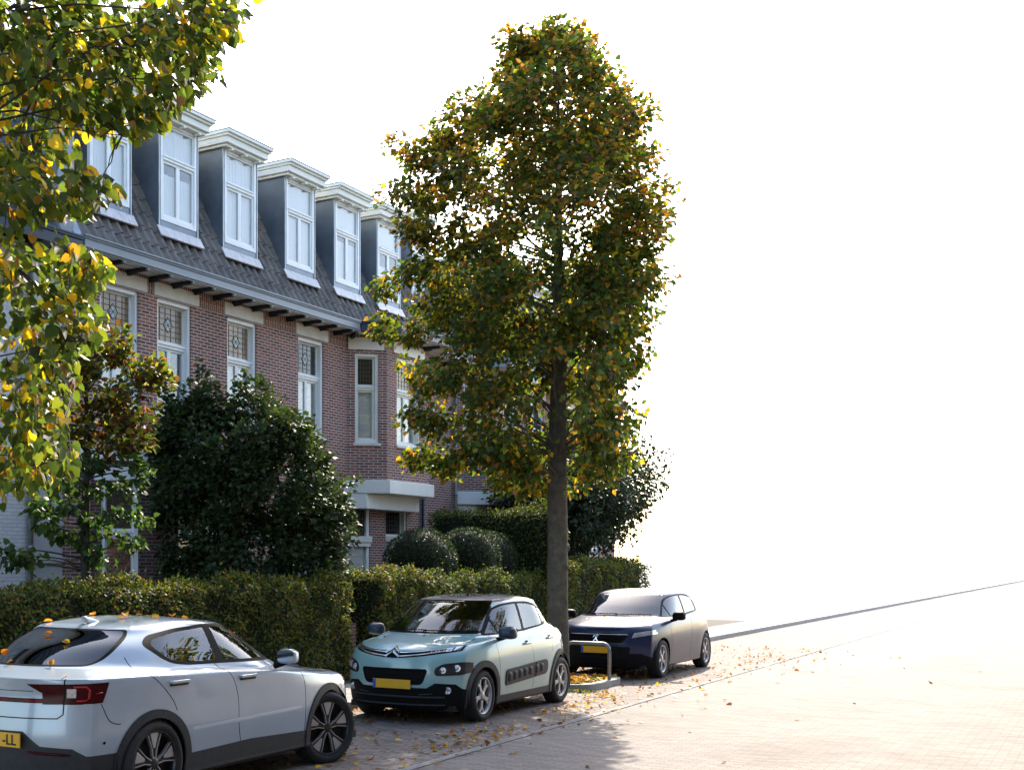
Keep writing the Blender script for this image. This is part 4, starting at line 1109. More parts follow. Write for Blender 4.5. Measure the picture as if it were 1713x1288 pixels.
regs.append((11, [rw], 'yz', lambda c, n: n.x < -.2 and c.x > -3.48))
rw2 = rpoly([(-.575, 1.158), (.575, 1.158), (.575, 1.30), (.50, 1.400), (-.50, 1.400), (-.575, 1.30)], [.08, .08, .1, .04, .04, .1])
regs.append((10, [rw2], 'yz', lambda c, n: n.x < -.2 and c.x > -3.48))
# tail lamps: upper wing, corner block, slim bar across
rc = lambda c, n: c.x < -3.3
regs.append((12, [[(-.80, .895), (.80, .895), (.80, .93), (-.80, .93)]], 'yz', rc))
for sg, ix in ((-1, 13), (1, 14)):
    regs.append((ix, [[(sg * .66, .885), (sg * .95, .885), (sg * .95, 1.04), (sg * .66, 1.04)][::sg]], 'yz', lambda c, n, sg=sg: c.x < -3.34 and c.y * sg > .3))
    regs.append((ix, [[(sg * .40, 1.04), (sg * .66, 1.04), (sg * .66, .997), (sg * .47, .997)][::-sg]], 'yz', rc))
regs.append((0, [[(-3.80, .86), (-3.2, .86), (-3.2, 1.06), (-3.27, 1.06), (-3.335, .86)]], 'xz', lambda c, n: False))
for sg, ix in ((-1, 13), (1, 14)):
    regs.append((ix, [[(-3.60, .885), (-3.21, .89), (-3.13, 1.04), (-3.60, 1.04)]], 'xz', lambda c, n, sg=sg: c.y * sg > .5))
# panel gaps
gp_side = [[(-1.745, 1.095), (-1.62, .97), (-1.56, .80), (-1.545, .55), (-1.50, .39)], [(-.57, 1.05), (-.49, .86), (-.475, .60), (-.47, .37)], [(-2.76, 1.20), (-2.745, 1.11), (-2.60, 1.0), (-2.46, .86), (-2.40, .76)],
           [(-3.22, .88), (-3.16, .76), (-3.10, .72), (-3.04, .71)]]
for g in gp_side: regs.append((15, strip(smooth_pts(g), .008), 'xz', lambda c, n: abs(n.y) > .25))
regs.append((15, strip([(-.665, 1.09), (-.665, .81), (-.63, .78), (.63, .78), (.665, .81), (.665, 1.09)], .009), 'yz', lambda c, n: c.x < -3.3 and n.x < -.2))
regs.append((15, strip([(-.44, .985), (.44, .985)], .006), 'yz', lambda c, n: c.x < -3.4 and n.x < -.3))
regs.append((15, strip(smooth_pts([(-3.34, .60), (-3.42, .635), (-3.52, .67)]), .006), 'xy', lambda c, n: n.z > .5 and c.z > 1.0))
regs.append((15, strip(smooth_pts([(-3.34, -.60), (-3.42, -.635), (-3.52, -.67)]), .006), 'xy', lambda c, n: n.z > .5 and c.z > 1.0))
for xa in (0, -WB):
    regs.append((16, annulus(xa, CZ, .375, .445, 26, -.35 if 0 else -.05, PI + .05), 'xz', lambda c, n: abs(c.y) > .6))
    regs.append((16, [[(xa - .445, .15), (xa - .36, .15), (xa - .375, CZ), (xa - .445, CZ)], [(xa + .36, .15), (xa + .445, .15), (xa + .445, CZ), (xa + .375, CZ)]], 'xz', lambda c, n: abs(c.y) > .6))
    regs.append((-1, [circ(xa, CZ, .375, 44)], 'xz', lambda c, n: abs(c.y) > .45))
    regs.append((-1, [[(xa - .365, .1), (xa + .365, .1), (xa + .37, CZ), (xa - .37, CZ)]], 'xz', lambda c, n: abs(c.y) > .45))
# headlamps
for sg, ix in ((-1, 17), (1, 18)):
    regs.append((ix, [[(sg * .52, .70), (sg * .90, .70), (sg * .90, .83), (sg * .50, .80)][::sg]], 'yz', lambda c, n, sg=sg: c.x > .30 and c.y * sg > .3))
parts = {1: ('sill_cladding', 'cladding', .004, None), 2: ('rear_bumper', 'cladding', .0, None), 3: ('front_bumper', 'cladding', 0, None), 4: ('window_trim', 'trim_black', 0, None),
         5: ('side_window', 'car_glass', 0, None), 6: ('side_window', 'car_glass', 0, None), 7: ('side_window', 'car_glass', 0, None), 8: ('side_window', 'car_glass', 0, None),
         9: ('windscreen', 'car_glass', 0, None), 10: ('rear_window', 'car_glass_dark', 0, None), 11: ('rear_window_border', 'trim_black', 0, None), 12: ('light_bar', 'dark_red_lamp', .004, None),
         13: ('tail_lamp', 'dark_red_lamp', .006, None), 14: ('tail_lamp', 'dark_red_lamp', .006, None), 15: ('panel_gap', 'gap_black', -.004, None), 16: ('arch_trim', 'cladding', .012, None),
         17: ('headlight', 'lamp_clear', .002, None), 18: ('headlight', 'lamp_clear', .002, None)}
objs, sbv = car_body(silver, lv, regs, parts, 'silver_paint')
def hit(bv, o, d):
    loc, no, fi, dist = bv.ray_cast(Vector(o), Vector(d).normalized()); return loc, no
underbody(silver, -3.55, .7, .90, (0, -WB), .352)
for xa in (0, -WB):
    for sg in (-1, 1): wheel(silver, xa, sg * .805, sg, .352, .262, 'blade', R(-17) if xa == 0 else 0, .24)
seats(silver, [(-1.35, -.36), (-1.35, .36), (-2.2, -.36), (-2.2, .36)])
steering(silver, -.95, .36, .92)
m = MB(); m.box(-.75, -.15, -.68, .68, .80, .97); m.build('dashboard', 'seat_cloth', silver, bev=.04)
for sg in (-1, 1):
    mirror(silver, -.84, sg * .965, 1.105, sg, 'silver_paint', .88)
    for hx, hz in ((-2.36, .99), (-1.40, .965)):
        p, n_ = hit(sbv, (hx, sg * 1.5, hz), (0, -sg, 0)); handle(silver, hx, p.y, hz, sg, 'silver_paint', .23)
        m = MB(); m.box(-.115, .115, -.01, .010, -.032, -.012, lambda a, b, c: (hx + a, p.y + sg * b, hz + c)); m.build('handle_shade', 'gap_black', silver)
# lit inner figures of the tail lamps
for sg in (-1, 1):
    tl = objs[13 if sg < 0 else 14]
    def onrear(y, z): 
        p, n_ = hit(sbv, (-5, y, z), (1, 0, 0)); return p + n_ * .010 if p is not None else Vector((-3.7, y, z))
    def onside(x, z):
        p, n_ = hit(sbv, (x, sg * 1.6, z), (0, -sg, 0)); return p + n_ * .010 if p is not None else Vector((x, sg * .9, z))
    m = MB()
    pth = [(-3.585 + .0, .905), (-3.56, .905), (-3.545, .925), (-3.54, .99), (-3.56, 1.012), (-3.61, 1.015)]
    m.tube([onrear(sg * y, z) for y, z in ((.74, .912), (.79, .912), (.808, .93), (.808, .995), (.79, 1.016), (.72, 1.018))], .008, 6)
    m.tube([onrear(sg * y, z) for y, z in ((.66, .912), (.45, .912), (.1, .912))], .004, 5)
    m.tube([onside(x, z) for x, z in ((-3.27, .962), (-3.21, .968))], .005, 6)
    m.build('lamp_element', 'red_lamp', tl)
    m = MB(); pts = [onrear(sg * y, z) for y, z in ((.68, .935), (.735, .935), (.735, 1.005), (.68, 1.005))]; m.add(pts, [(0, 1, 2, 3)]); m.build('reversing_lamp', 'lamp_clear', tl)
# lower body groove and swage on the doors
for sg in (-1, 1):
    m = MB(); pts = []
    for k in range(24):
        x = -2.2 + 1.65 * k / 23; z = .60 + .02 * k / 23; p, n_ = hit(sbv, (x, sg * 1.6, z), (0, -sg, 0)); pts.append((x, p.y, z))
    vs = []; fs = []
    for (x, y, z) in pts: vs += [(x, y - sg * .002, z + .006), (x, y + sg * .0025, z - .002), (x, y - sg * .002, z - .04)]
    for k in range(len(pts) - 1):
        for q in range(2): fs.append((3 * k + q, 3 * k + q + 1, 3 * k + q + 4, 3 * k + q + 3))
    m.add(vs, fs, None, True); m.build('swage_line', 'silver_paint', silver)
# rear: plate, reflector slits, badge line, shark fin
T = lambda a, b, c: (-3.775 - b - (c * .12), a, .49 + c)
Tp = lambda a, b, c: (-3.640 - b, -a - .15, .615 + c)
pl_ = plate(silver, Tp, .52, .11)
m = MB(); MT = Matrix.Translation((-3.654, -.30, .613)) @ Matrix.Rotation(-PI / 2, 4, 'Z') @ Matrix.Rotation(PI / 2, 4, 'X'); text_mesh(m, "-LL", .112, MT, .0015); m.build('plate_text', 'gap_black', pl_)
for sg in (-1, 1):
    m = MB(); pts = [hit(sbv, (-5, sg * (.42 + .30 * k / 6), 0.525 - .004 * k), (1, 0, 0))[0] + Vector((-.006, 0, 0)) for k in range(7)]
    m.tube(pts, [.004] + [.011] * 5 + [.004], 8); m.build('rear_reflector', 'dark_red_lamp', silver)
p0, _n = hit(sbv, (-2.42, 0, 3), (0, 0, -1))
m = MB(); n = 9; vs = []; fs = []
for k in range(n):
    t_ = k / (n - 1); x = -2.50 - .0 + .20 * t_; h = .065 * (1 - t_) ** .8 * (1 if k else .9); w_ = .028 * (1 - t_ * .75)
    for a in range(7):
        an = PI * a / 6; vs.append((x - .03 * math.sin(an) * (1 - t_), w_ * math.cos(an), p0.z - .012 + h * math.sin(an) + .012 * (t_ < .99)))
for k in range(n - 1):
    for a in range(6): fs.append((k * 7 + a, k * 7 + a + 1, (k + 1) * 7 + a + 1, (k + 1) * 7 + a))
fs.append(tuple(range(7))); m.add(vs, fs, None, True); m.build('roof_antenna', 'silver_paint', silver)
for sx, sz in ((-3.20, .58),):
    p, n_ = hit(sbv, (sx, -1.6, sz), (0, 1, 0)); m = MB(); m.lathe([(.012, 0), (.012, .003), (0, .003)], 12, Matrix.Translation(p) @ n_.to_track_quat('Z', 'X').to_matrix().to_4x4()); m.build('parking_sensor', 'trim_black', silver)

# ---------------------------------------------------------------- mint green hatchback (front towards us)
mint = thing('parked_car', 'mint green hatchback with grey roof and yellow plate, parked behind the silver car', 'car', (14.20, 7.47, 0), PI, 'cars parked along the kerb')
WB = 2.54
lv = [
 dict(z=[.18] * 9, xf=.62, dxf=0.26, xr=-2.90, dxr=.25, yf=0.635, w=.74, yr=.62),
 dict(z=[.19] * 9, xf=.74, dxf=0.28, xr=-3.02, dxr=.28, yf=0.735, w=.825, yr=.72),
 dict(z=[.25] * 9, xf=.785, dxf=0.30, xr=-3.05, dxr=.30, yf=0.770, w=.84, yr=.74),
 dict(z=[.42] * 9, xf=.82, dxf=0.32, xr=-3.09, dxr=.31, yf=0.785, w=.855, yr=.76),
 dict(z=[.60] * 9, xf=.835, dxf=0.34, xr=-3.12, dxr=.32, yf=0.790, w=.868, yr=.765),
 dict(z=[.74] * 9, xf=.825, dxf=0.36, xr=-3.12, dxr=.32, yf=0.785, w=.868, yr=.765),
 dict(z=[.84, .85, .86, .87, .88, .88, .88, .88, .88], xf=.80, dxf=0.38, xr=-3.10, dxr=.32, yf=0.775, w=.855, yr=.75),
 dict(z=[.90, .92, .95, .965, .965, .97, .975, .98, .98], xf=.76, dxf=0.41, xr=-3.09, dxr=.34, yf=0.750, w=.835, yr=.73),
 dict(z=[.94, .965, .995, 1.01, 1.005, 1.01, 1.02, 1.03, 1.03], xf=.67, dxf=0.42, xr=-3.10, dxr=.38, yf=0.725, w=.815, yr=.70),
 dict(z=[.985, 1.00, 1.025, 1.035, 1.025, 1.03, 1.05, 1.06, 1.06], xf=0.520, dxf=.46, xr=-3.100, dxr=.42, yf=.67, w=.795, yr=.66),
 dict(z=[1.055, 1.05, 1.055, 1.055, 1.04, 1.05, 1.075, 1.10, 1.10], xf=0.170, dxf=0.29, xr=-3.050, dxr=.44, yf=.655, w=.78, yr=.63, pf=2.2, pr=2.4),
 dict(z=[1.075, 1.075, 1.075, 1.075, 1.06, 1.07, 1.10, 1.13, 1.13], xf=0.080, dxf=0.31, xr=-2.980, dxr=.44, yf=.645, w=.768, yr=.61, pf=2.2, pr=2.4),
 dict(z=[1.26, 1.25, 1.245, 1.25, 1.24, 1.25, 1.27, 1.29, 1.30], xf=-0.260, dxf=0.25, xr=-2.780, dxr=.38, yf=.605, w=.71, yr=.575, pf=2.2, pr=2.4),
 dict(z=[1.41, 1.40, 1.405, 1.415, 1.415, 1.41, 1.40, 1.39, 1.41], xf=-0.570, dxf=0.19, xr=-2.610, dxr=.30, yf=.57, w=.645, yr=.54, pf=2.2, pr=2.4),
 dict(z=[1.465, 1.455, 1.47, 1.48, 1.485, 1.47, 1.455, 1.445, 1.46], xf=-0.710, dxf=0.15, xr=-2.530, dxr=.24, yf=.545, w=.605, yr=.52, pf=2.2, pr=2.4),
 dict(z=[1.49, 1.49, 1.50, 1.51, 1.512, 1.495, 1.48, 1.475, 1.48], xf=-0.840, dxf=.14, xr=-2.420, dxr=.18, yf=.48, w=.535, yr=.46, pf=2.2, pr=2.4),
 dict(z=[1.515, 1.52, 1.528, 1.532, 1.53, 1.515, 1.505, 1.50, 1.50], xf=-1.180, dxf=.06, xr=-2.250, dxr=.08, yf=.28, w=.30, yr=.26),
 dict(z=[1.525] * 9, xf=-1.450, dxf=.02, xr=-2.100, dxr=.02, yf=0, w=0, yr=0),
]
CZ = .325
regs = []
# grey roof (two tone): everything above the window line and the rear quarter
regs.append((1, [[(-.55, 1.6), (-.55, 1.46), (-.60, 1.39), (-.92, 1.435), (-1.3, 1.462), (-1.75, 1.458), (-2.15, 1.415), (-2.40, 1.36), (-3.2, 1.36), (-3.2, 1.6)]], 'xz', lambda c, n: c.z > 1.3))
regs.append((2, [[(-.36, .1), (-2.22, .1), (-2.22, .285), (-.36, .285)]], 'xz', lambda c, n: abs(c.y) > .6))
regs.append((3, [[(-.95, .1), (.95, .1), (.95, .36), (.85, .36), (.80, .43), (.73, .50), (.53, .515), (.44, .455), (-.44, .455), (-.53, .515), (-.73, .50), (-.80, .43), (-.85, .36), (-.95, .36)]], 'yz', lambda c, n: c.x > .33))
regs.append((3, [[(.2, .1), (.95, .1), (.95, .36), (.2, .36)]], 'xz', lambda c, n: abs(c.y) > .5))
regs.append((4, [[(-.95, .1), (.95, .1), (.95, .45), (-.95, .45)]], 'yz', lambda c, n: c.x < -2.8))
gk = rpoly([(-.24, 1.045), (-.40, 1.17), (-.64, 1.35), (-.92, 1.42), (-1.3, 1.446), (-1.75, 1.442), (-2.10, 1.395), (-2.28, 1.28), (-2.28, 1.165), (-2.19, 1.115), (-1.35, 1.058)], [.02, .1, .1, .1, .1, .1, .1, .08, .05, .06, .1])
regs.append((5, [gk], 'xz', lambda c, n: abs(c.y) > .4))
tri = [(-.34, 1.07), (-.545, 1.245), (-.575, 1.07)]
g1 = rpoly([(-.615, 1.075), (-.59, 1.27), (-.74, 1.355), (-1.0, 1.405), (-1.36, 1.418), (-1.33, 1.085)], [.01, .03, .08, .1, .01, .01])
g2 = rpoly([(-1.44, 1.418), (-1.7, 1.412), (-2.02, 1.368), (-2.06, 1.15), (-2.03, 1.125), (-1.41, 1.090)], [.01, .1, .03, .02, .02, .01])
g3 = rpoly([(-2.075, 1.35), (-2.16, 1.32), (-2.22, 1.25), (-2.22, 1.17), (-2.11, 1.145)], .02)
for k, g in enumerate((tri, g1, g2, g3)):
    regs.append((20 + 2 * k, [g], 'xz', SR)); regs.append((21 + 2 * k, [g], 'xz', SL))
wsb = rpoly([(-.70, 1.068), (.70, 1.068), (.63, 1.28), (.565, 1.475), (-.565, 1.475), (-.63, 1.28)], [.04, .04, .1, .05, .05, .1])
regs.append((6, [wsb], 'yz', lambda c, n: n.x > .25 and c.x < .16))
ws = rpoly([(-.655, 1.088), (.655, 1.088), (.60, 1.28), (.535, 1.462), (-.535, 1.462), (-.60, 1.28)], [.04, .04, .1, .05, .05, .1])
regs.append((7, [ws], 'yz', lambda c, n: n.x > .25 and c.x < .16))
rw = rpoly([(-.52, 1.15), (.52, 1.15), (.48, 1.40), (-.48, 1.40)], .05)
regs.append((8, [rw], 'yz', lambda c, n: n.x < -.25 and c.x < -2.7))
# air bump
ab = rpoly([(-.60, .395), (-.60, .575), (-.66, .60), (-1.90, .655), (-1.965, .62), (-1.965, .50), (-1.90, .46)], [.04, .06, .03, .05, .04, .05, .04])
regs.append((9, [ab], 'xz', SIDE))
# grille mouth
mouth = rpoly([(-.39, .49), (.39, .49), (.45, .66), (.43, .685), (-.43, .685), (-.45, .66)], [.06, .06, .03, .03, .03, .03])
regs.append((10, [mouth], 'yz', lambda c, n: c.x > .5 and n.x > .3))
# upper lamps strip
uy = lambda y: .845 + .075 * abs(y / .7) ** 1.6
bandt = [(-.74 + 1.48 * k / 20) for k in range(21)]
band = [(y, uy(y) - .04 + .008 * abs(y / .7)) for y in bandt] + [(y, uy(y) + .042 - .018 * abs(y / .74)) for y in bandt[::-1]]
regs.append((11, [[band[k], band[k + 1], band[41 - k - 1], band[41 - k]] for k in range(20)], 'yz', lambda c, n: c.x > .25))
for sg, ix in ((-1, 12), (1, 13)):
    hl = rpoly([(sg * .53, .60), (sg * .52, .69), (sg * .60, .745), (sg * .80, .765), (sg * .84, .72), (sg * .835, .64), (sg * .78, .61)][::-sg], .045)
    regs.append((ix, [hl], 'yz', lambda c, n, sg=sg: c.x > .25 and c.y * sg > 0))
# gaps
for g in ([(-.33, 1.03), (-.37, .9), (-.42, .60), (-.44, .31)], [(-1.375, 1.07), (-1.43, .92), (-1.50, .66), (-1.50, .31)], [(-2.20, 1.11), (-2.22, 1.02), (-2.22, .90), (-2.16, .74)]):
    regs.append((15, strip(smooth_pts(g), .007), 'xz', lambda c, n: abs(n.y) > .25))
for sg in (-1, 1): regs.append((15, strip(smooth_pts([(sg * .735, .955), (sg * .70, .985), (sg * .66, 1.03)]), .007) if 0 else strip(smooth_pts([(.42, sg * .715), (.2, sg * .705), (-.05, sg * .685)]), .007), 'xy', lambda c, n: n.z > .3 and c.z > .9))
for xa in (0, -WB):
    regs.append((16, annulus(xa, CZ, .352, .432, 26, -.05, PI + .05), 'xz', lambda c, n: abs(c.y) > .55))
    regs.append((16, [[(xa - .432, .15), (xa - .345, .15), (xa - .352, CZ), (xa - .432, CZ)], [(xa + .345, .15), (xa + .432, .15), (xa + .432, CZ), (xa + .352, CZ)]], 'xz', lambda c, n: abs(c.y) > .55))
    regs.append((-1, [circ(xa, CZ, .352, 44)], 'xz', lambda c, n: abs(c.y) > .42))
    regs.append((-1, [[(xa - .342, .1), (xa + .342, .1), (xa + .346, CZ), (xa - .346, CZ)]], 'xz', lambda c, n: abs(c.y) > .42))
for sg, ix in ((-1, 17), (1, 18)):
    tlp = rpoly([(-3.13, .80), (-3.13, 1.06), (-2.84, 1.05), (-2.80, .95), (-2.88, .82)], .05)
    regs.append((ix, [tlp], 'xz', lambda c, n, sg=sg: c.y * sg > .45))
parts = {1: ('roof', 'grey_roof_paint', 0, None), 2: ('sill_cladding', 'cladding', .006, None), 3: ('front_bumper', 'trim_black', .004, None), 4: ('rear_bumper', 'cladding', 0, None), 5: ('window_trim', 'trim_black', 0, None),
         6: ('windscreen_border', 'trim_black', 0, None), 7: ('windscreen', 'car_glass', 0, None), 8: ('rear_window', 'car_glass_dark', 0, None), 9: ('door_bumper_pad', 'cladding', .014, None), 10: ('lower_grille', 'mesh_black', -.02, None),
         11: ('upper_grille_band', 'trim_black', .003, None), 12: ('headlight', 'lamp_dark', .004, None), 13: ('headlight', 'lamp_dark', .004, None), 15: ('panel_gap', 'gap_black', -.004, None), 16: ('arch_trim', 'cladding', .014, None),
         17: ('tail_lamp', 'red_lamp', .008, None), 18: ('tail_lamp', 'red_lamp', .008, None)}
for k in range(4):
    for q in (0, 1): parts[20 + 2 * k + q] = ('side_window', 'car_glass', 0, None)
objs, mbv = car_body(mint, lv, regs, parts, 'mint_paint')
underbody(mint, -2.95, .6, .84, (0, -WB), .32)
for xa in (0, -WB):
    for sg in (-1, 1): wheel(mint, xa, sg * .745, sg, .320, .222, 'star', 0, .205)
seats(mint, [(-1.1, -.34), (-1.1, .34), (-1.95, -.34), (-1.95, .34)], z=.58)
steering(mint, -.65, .34, .97)
m = MB(); m.box(-.42, .10, -.62, .62, .85, 1.0); m.build('dashboard', 'seat_cloth', mint, bev=.04)
for sg in (-1, 1):
    mirror(mint, -.46, sg * .955, 1.08, sg, 'navy_paint_and_shade', 1.05)
    for hx, hz in ((-1.29, .90), (-2.09, .935)):
        p, n_ = hit(mbv, (hx, sg * 1.5, hz), (0, -sg, 0)); handle(mint, hx, p.y, hz, sg, 'mint_paint', .17)
        m = MB(); m.lathe([(.0, .001), (.034, .001), (.04, .0)], 16, Matrix.Translation((hx, p.y, hz)) @ Matrix.Rotation(-PI / 2 * sg, 4, 'X') @ Matrix.Scale(1.4, 4, (1, 0, 0))); m.build('handle_recess', 'gap_black', mint)
def onf(y, z, o=.008):
    p, n_ = hit(mbv, (3, y, z), (-1, 0, 0)); return p + n_ * o
# air bump capsules
pad = objs[9]
for sg in (-1, 1):
    for k in range(7):
        cx = -.70 - k * .165 - (.05 if k > 4 else 0); z0_ = .445 + .062 * (k / 7); z1_ = .565 + .055 * (k / 7); m = MB(); n = 10; vs = []; fs = []
        for i in range(9):
            for j in range(9):
                u, v = -1 + i / 4, -1 + j / 4; hgt = .018 * max(0, 1 - abs(u) ** 3) * max(0, 1 - abs(v) ** 4); x = cx + .055 * u; z = (z0_ + z1_) / 2 + (z1_ - z0_) / 2 * v
                p, n_ = hit(mbv, (x, sg * 1.6, z), (0, -sg, 0)); q = p + n_ * (.0135 + hgt); vs.append(q)
        for i in range(8):
            for j in range(8): fs.append((i * 9 + j, (i + 1) * 9 + j, (i + 1) * 9 + j + 1, i * 9 + j + 1))
        m.add(vs, fs, None, True); m.build('air_capsule', 'cladding', pad)
    m = MB(); m.tube([hit(mbv, (-1.545, sg * 1.6, z), (0, -sg, 0))[0] + Vector((0, sg * .016, 0)) for z in (.445, .54, .635)], .004, 6); m.build('pad_joint', 'gap_black', pad)
# double chevron with chrome bars running out to the lamps
gb = objs[11]
def chevbar(zc, th, tip, r_=.0075):
    pts = [(y, uy(y) + zc * (1 - .5 * abs(y / .72))) for y in [-.60 + 1.20 * k / 48 for k in range(49)]]
    out = []
    for y, z in pts:
        bumpz = max(0, 1 - abs(y) / .095) * tip; out.append(onf(y, z + bumpz, .010))
    m = MB(); m.tube(out, r_, 8); m.build('chrome_bar', 'chrome', gb)
chevbar(.022, 0, .05); chevbar(-.022, 0, .05)
for zc in (.022, -.022):         # wider bright chevron faces
    m = MB(); c0 = .845 + zc
    for sg in (-1, 1):
        P_ = [(sg * .092, c0 - .014), (0, c0 + .040), (0, c0 + .066), (sg * .092, c0 + .010)]
        m.add([onf(a, b, .014) for a, b in P_] + [onf(a, b, .024) for a, b in P_], [(4, 5, 6, 7), (0, 1, 5, 4), (1, 2, 6, 5), (2, 3, 7, 6), (3, 0, 4, 7)])
    m.build('chevron_emblem', 'chrome', gb)
for sg in (-1, 1):      # daytime lamps at the ends
    for k in range(4):
        y0_ = sg * (.46 + .068 * k); y1_ = sg * (.46 + .068 * k + .056)
        P_ = [(y0_, uy(y0_) - .020), (y1_, uy(y1_) - .020), (y1_, uy(y1_) + .022), (y0_, uy(y0_) + .022)]
        m = MB(); m.add([onf(a, b, .007) for a, b in P_], [(0, 1, 2, 3)]); m.build('daytime_lamp', 'lamp_clear', gb)
    hlo = objs[12 if sg < 0 else 13]
    for (yy, zz, rr_) in ((.61, .668, .040), (.735, .69, .044)):
        p, n_ = hit(mbv, (3, sg * yy, zz), (-1, 0, 0)); Mx = Matrix.Translation(p + n_ * .004) @ (n_ * .6 + Vector((.6, 0, 0))).to_track_quat('Z', 'X').to_matrix().to_4x4()
        m = MB(); m.lathe([(rr_, .0), (rr_ * .92, .014), (rr_ * .7, .004), (rr_ * .45, .010), (0, .016)], 24, Mx); m.build('reflector', 'lamp_clear', hlo)
    p, n_ = hit(mbv, (3, sg * .655, .425), (-1, 0, 0)); m = MB(); m.lathe([(.045, .0), (.042, .018), (.034, .012), (0, .016)], 20, Matrix.Translation(p) @ (Vector((1, sg * .2, 0))).to_track_quat('Z', 'X').to_matrix().to_4x4()); m.build('fog_lamp', 'lamp_clear', mint)
    m = MB(); m.tube([onf(sg * (.34 + .16 * k / 4), .375 + .012 * k / 4, .008) for k in range(5)], .007, 6); m.build('bumper_blade', 'cladding', mint)
for z in (.345, .25):
    m = MB(); m.tube([onf(-.62 + 1.24 * k / 20, z, .006) for k in range(21)], .011, 8); m.build('bumper_rib', 'cladding', mint)
for k in range(4):
    m = MB(); m.tube([onf(-.40 + .8 * q / 12, .53 + k * .042, -.012) for q in range(13)], .006, 6); m.build('grille_slat', 'trim_black', mint)
plate(mint, lambda a, b, c: (.838 + b, a, .495 + c), .52, .11)
for y in (-.45, .12):   # washer nozzles
    p, n_ = hit(mbv, (.22, y, 3), (0, 0, -1)); m = MB(); m.lathe([(.014, 0), (.012, .008), (0, .012)], 10, Matrix.Translation(p)); m.build('washer_nozzle', 'trim_black', mint)
for (ya, yb) in ((-.58, .05), (.02, .60)):     # wipers
    m = MB(); pts = []
    for k in range(9):
        y = ya + (yb - ya) * k / 8; z = 1.092 + .008 * k / 8 - .02 * (abs(y) / .65) ** 2; p, n_ = hit(mbv, (3, y, z + .0), (-1, 0, 0)); pts.append(p + n_ * .015)
    m.tube(pts, .008, 6); m.build('wiper', 'trim_black', mint)
m = MB(); p, n_ = hit(mbv, (-1.25, 0, 3), (0, 0, -1)); m.tube([p, p + Vector((-.05, 0, .03)), p + Vector((-.36, 0, .16))], [.012, .006, .003], 6); m.build('roof_antenna', 'trim_black', mint)

# ---------------------------------------------------------------- dark blue car (front towards us, at the right)
blue = thing('parked_car', 'dark blue car with slatted grille behind the bent tube rail, farthest of the three', 'car', (21.22, 7.46, 0), PI, 'cars parked along the kerb')
WB = 2.62
lvb = []
for l in lv:
    d = dict(l); d['z'] = [z * (1.0 if z < .5 else .985) for z in l['z']]
    if l['z'][0] > .6: d['z'] = [z * .965 for z in l['z']]
    for k in ('xr',): d[k] = l[k] - .25
    for k in ('w', 'yf', 'yr'): d[k] = l[k] * 1.05
    lvb.append(d)
for k in range(10, 18): lvb[k]['xf'] -= .10
regs = []
CZ = .325
regs.append((3, [[(-.95, .1), (.95, .1), (.95, .32), (.70, .44), (-.70, .44), (-.95, .32)]], 'yz', lambda c, n: c.x > .33))
regs.append((5, [[(x * 1.03 - .10, z * .965) for x, z in gk]], 'xz', lambda c, n: abs(c.y) > .4))
for k, g in enumerate((tri, g1, g2)):
    g = [(x * 1.03 - .10, z * .965) for x, z in g]; regs.append((20 + 2 * k, [g], 'xz', SR)); regs.append((21 + 2 * k, [g], 'xz', SL))
regs.append((7, [[(y * 1.06, (z - .006) * .965) for y, z in ws]], 'yz', lambda c, n: n.x > .25 and c.x < .05))
regs.append((10, [rpoly([(-.44, .62), (.44, .62), (.54, .775), (-.54, .775)], .03)], 'yz', lambda c, n: c.x > .5 and n.x > .2))
regs.append((2, [rpoly([(-.52, .36), (.52, .36), (.56, .555), (-.56, .555)], .04)], 'yz', lambda c, n: c.x > .5 and n.x > .2))
for sg, ix in ((-1, 12), (1, 13)):
    regs.append((ix, [[(sg * .57, .70), (sg * .86, .76), (sg * .86, .83), (sg * .60, .785)][::sg]], 'yz', lambda c, n, sg=sg: c.x > .25 and c.y * sg > 0))
for g in ([(-.36, .98), (-.40, .85), (-.42, .60), (-.44, .31)], [(-1.66, 1.03), (-1.64, .9), (-1.60, .62), (-1.55, .31)]): regs.append((15, strip(smooth_pts(g), .007), 'xz', lambda c, n: abs(n.y) > .25))
for xa in (0, -WB): regs.append((-1, [circ(xa, CZ, .365, 40)], 'xz', lambda c, n: abs(c.y) > .42)); regs.append((-1, [[(xa - .35, .1), (xa + .35, .1), (xa + .36, CZ), (xa - .36, CZ)]], 'xz', lambda c, n: abs(c.y) > .42))
parts = {2: ('lower_grille', 'mesh_black', -.01, None), 3: ('front_bumper', 'trim_black', .003, None), 5: ('window_trim', 'trim_black', 0, None), 7: ('windscreen', 'car_glass', 0, None), 10: ('grille', 'mesh_black', -.006, None),
         12: ('headlight', 'lamp_clear', .003, None), 13: ('headlight', 'lamp_clear', .003, None), 15: ('panel_gap', 'gap_black', -.004, None)}
for k in range(3):
    for q in (0, 1): parts[20 + 2 * k + q] = ('side_window', 'car_glass_dark', 0, None)
objs, bbv = car_body(blue, lvb, regs, parts, 'blue_paint')
underbody(blue, -3.15, .6, .88, (0, -WB), .325)
for xa in (0, -WB):
    for sg in (-1, 1): wheel(blue, xa, sg * .79, sg, .325, .225, 'star', 0, .205)
seats(blue, [(-1.2, -.36), (-1.2, .36)], z=.55); steering(blue, -.85, .36, .95)
m = MB(); m.box(-.62, -.02, -.64, .64, .80, .95); m.build('dashboard', 'seat_cloth', blue, bev=.04)
for sg in (-1, 1): mirror(blue, -.55, sg * .99, 1.04, sg, 'trim_black', 1.0)
def onb(y, z, o=.008):
    p, n_ = hit(bbv, (3, y, z), (-1, 0, 0)); return p + n_ * o
